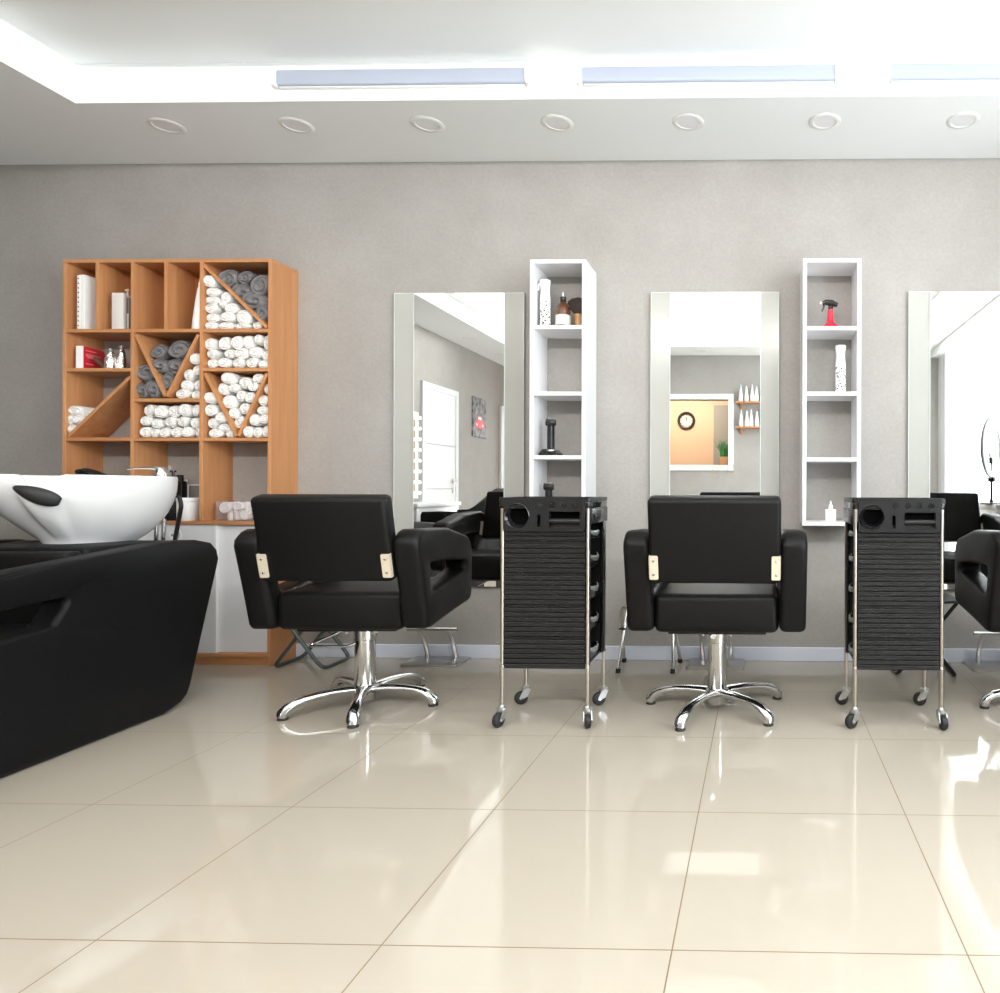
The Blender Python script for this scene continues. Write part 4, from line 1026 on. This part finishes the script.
for k, (z, lb) in enumerate(((2.105, 'upper wooden bottle shelf seen in the middle mirror'), (1.77, 'lower wooden bottle shelf seen in the middle mirror'))):
    t = thing('bottle_shelf', lb, 'shelf', (.02, BACK, z), 0, 'wooden shelves on the front wall')
    m = M(); m.box(-.36, .36, 0, .15, -.02, 0, .002); m.build('board', WOOD_H, t)
    for x in (-.28, .28): m = M(); m.box(x-.012, x+.012, 0, .12, -.04, -.02); m.box(x-.012, x+.012, 0, .02, -.10, -.04); m.build('bracket', WOOD_V, t)
    for j in range(9):
        bx = -.29+.071*j+.006*((j*7+k) % 3)
        pos = ['leftmost','second','third','fourth','fifth','sixth','seventh','eighth','rightmost'][j]
        q = bottle('product_bottle', f"white cone bottle, {pos} of the row on the {'upper' if k == 0 else 'lower'} wooden shelf", .02+bx, BACK+.075, z, [(0,0),(.030,0),(.031,.005),(.030,.07),(.016,.15),(.012,.175)], PAPER, [(.012,.174),(.010,.2),(.004,.215 if j % 2 else .235)], WHITEL if j % 3 else mat('pale_blue_cap', (.45,.62,.78), .4), 'white bottles on the wooden shelves', seg=16)
# right side: curtains, ring light on a low cabinet
def curtain(y0, y1, label):
    m = M(); n = int((y1-y0)/.018); x0 = RIGHT-.14; A = []; 
    for k in range(n+1):
        y = y0+(y1-y0)*k/n; dx = .022*math.sin(2*PI*y/.115)+.010*math.sin(2*PI*y/.31+1)
        A.append([m.bm.verts.new((x0+dx*(1 if z > 1 else 1.15), y, z)) for z in (.02, 1.3, 2.64)])
    for a, b_ in zip(A, A[1:]):
        for q in (0, 1): m.bm.faces.new((a[q], b_[q], b_[q+1], a[q+1]))
    return tag(m.build('sheer_curtain', VOILE), label, 'curtain', 'sheer white curtains at the window')
curtain(-1.42, .40, 'sheer white curtain at the window, farther half seen in the right mirror')
curtain(.42, 2.68, 'sheer white curtain at the window, half nearest the right mirror')
t = thing('low_cabinet', 'low white cabinet by the window, seen in the right mirror', 'cabinet', (1.95, 2.05, 0))
m = M(); m.box(-.24, .24, -.45, .45, .06, .80, .003); m.build('body', WHITEL, t); m = M(); m.box(-.26, .26, -.47, .47, .80, .83, .003); m.build('top', WHITEL, t)
for y in (-.225, .225):
    m = M(); m.box(-.256, -.241, y-.215, y+.215, .08, .78, .002); d = m.build('door', WHITEL, t); m = M(); m.box(-.268, -.257, y-.05, y+.05, .7, .712, .002); m.build('handle', BRUSHED, d)
for y in (-.40, .40): m = M(); m.box(-.2, .2, y-.02, y+.02, 0, .06); m.build('foot', BLACKP, t)
t = thing('ring_light', 'ring light on a short stand, seen in the right mirror', 'ring light', (1.713, 2.36, .83), math.radians(-53))
def torus(m, R_, r, c, n=48, k=12, sy=.5):
    G = [[m.bm.verts.new((c[0]+(R_+r*math.cos(2*PI*j/k))*math.cos(2*PI*i/n), c[1]+r*sy*math.sin(2*PI*j/k), c[2]+(R_+r*math.cos(2*PI*j/k))*math.sin(2*PI*i/n))) for j in range(k)] for i in range(n)]
    for i in range(n):
        for j in range(k): m.bm.faces.new((G[i][j], G[i][(j+1) % k], G[(i+1) % n][(j+1) % k], G[(i+1) % n][j]))
m = M(); torus(m, .20, .026, (0,0,.42)); m.build('ring', LAMPW, t)
m = M(); torus(m, .2265, .005, (0,.004,.42), sy=1.4); m.build('rim', GREYINK, t)
m = M(); m.cyl((0,0,.0), (0,0,.20), .010); m.build('pole', BLACKP, t)
m = M(); m.lathe([(.085,0),(.085,.010),(.02,.018),(.014,.03)], seg=24); m.build('foot', BLACKP, t)
m = M(); m.box(-.03, .03, -.02, .03, .165, .20, .006); m.cyl((0,.0,.2), (0,.0,.30), .006); m.box(-.028, .028, -.012, .012, .30, .345, .004); m.box(-.04, .04, -.008, -.002, .345, .38, .003); m.build('phone_clamp', BLACKP, t)

# ------------------------------------------------------------------ light
def area(name, loc, rot, sx, sy, power, col=(1,1,1), spread=PI):
    l = bpy.data.lights.new(name, 'AREA'); l.shape = 'RECTANGLE'; l.size = sx; l.size_y = sy; l.energy = power; l.color = col; l.spread = spread
    o = bpy.data.objects.new(name, l); C.objects.link(o); o.location = loc; o.rotation_euler = rot; return o
area('window_daylight', (RIGHT+.04, (VY0+VY1)/2, (VZ0+VZ1)/2), (0, math.radians(90), 0), VZ1-VZ0-.05, VY1-VY0-.05, 192, (.90,.96,1.0))
for x in (-2.2, -.75, .7):                             # fill from the added front step lamps, brightens the back wall
    area('front_step_fill', (x, CY0+.045, 2.842), (math.radians(90), 0, 0), 1.16, .07, 27, (1,.985,.96))
area('ceiling_panel_fill', (-.75, 1.15, CEIL-.022), (0, 0, 0), 4.7, 3.1, 44, (1,.985,.955))  # added overhead fill below the made-up ceiling panel
area('rear_room_fill', (-1.2, -2.8, 2.7), (0, 0, 0), 1.0, .6, 34, (1,.93,.82))  # unseen fill, added to brighten the room behind the hatch
area('entrance_fill', ((LEFT+PX0)/2, -4.52, 1.25), (math.radians(90), 0, 0), 1.1, 2.2, 15, (.97,.985,1.0))  # added low fill from behind, set at the invented entrance
w = bpy.data.worlds.new('sky'); bpy.context.scene.world = w; w.use_nodes = True
w.node_tree.nodes['Background'].inputs[0].default_value = (.85,.93,1,1); w.node_tree.nodes['Background'].inputs[1].default_value = 1.5

# ------------------------------------------------------------------ camera
cd = bpy.data.cameras.new('camera'); cam = bpy.data.objects.new('camera', cd); C.objects.link(cam)
cd.sensor_fit = 'HORIZONTAL'; cd.sensor_width = 36; cd.lens = 36*F/1000
cd.shift_x = (500-CX)/1000; cd.shift_y = (CY-496.5)/1000
cd.clip_start = .05
cam.matrix_world = Matrix.Translation((0,0,EYE)) @ Matrix.Rotation(YAW, 4, 'Z') @ Matrix.Rotation(PI/2, 4, 'X') @ Matrix.Rotation(ROLL, 4, 'Z')
sc = bpy.context.scene; sc.camera = cam
sc.view_settings.view_transform = 'Standard'; sc.view_settings.look = 'None'; sc.view_settings.gamma = 1; sc.view_settings.use_curve_mapping = False
sc.view_settings.exposure = 0.58
sc.cycles.use_denoising = True; sc.cycles.denoising_prefilter = 'NONE'; sc.cycles.max_bounces = 10; sc.cycles.diffuse_bounces = 6; sc.cycles.glossy_bounces = 6; sc.cycles.transparent_max_bounces = 12
sc.cycles.caustics_reflective = False; sc.cycles.caustics_refractive = False; sc.cycles.sample_clamp_indirect = 6
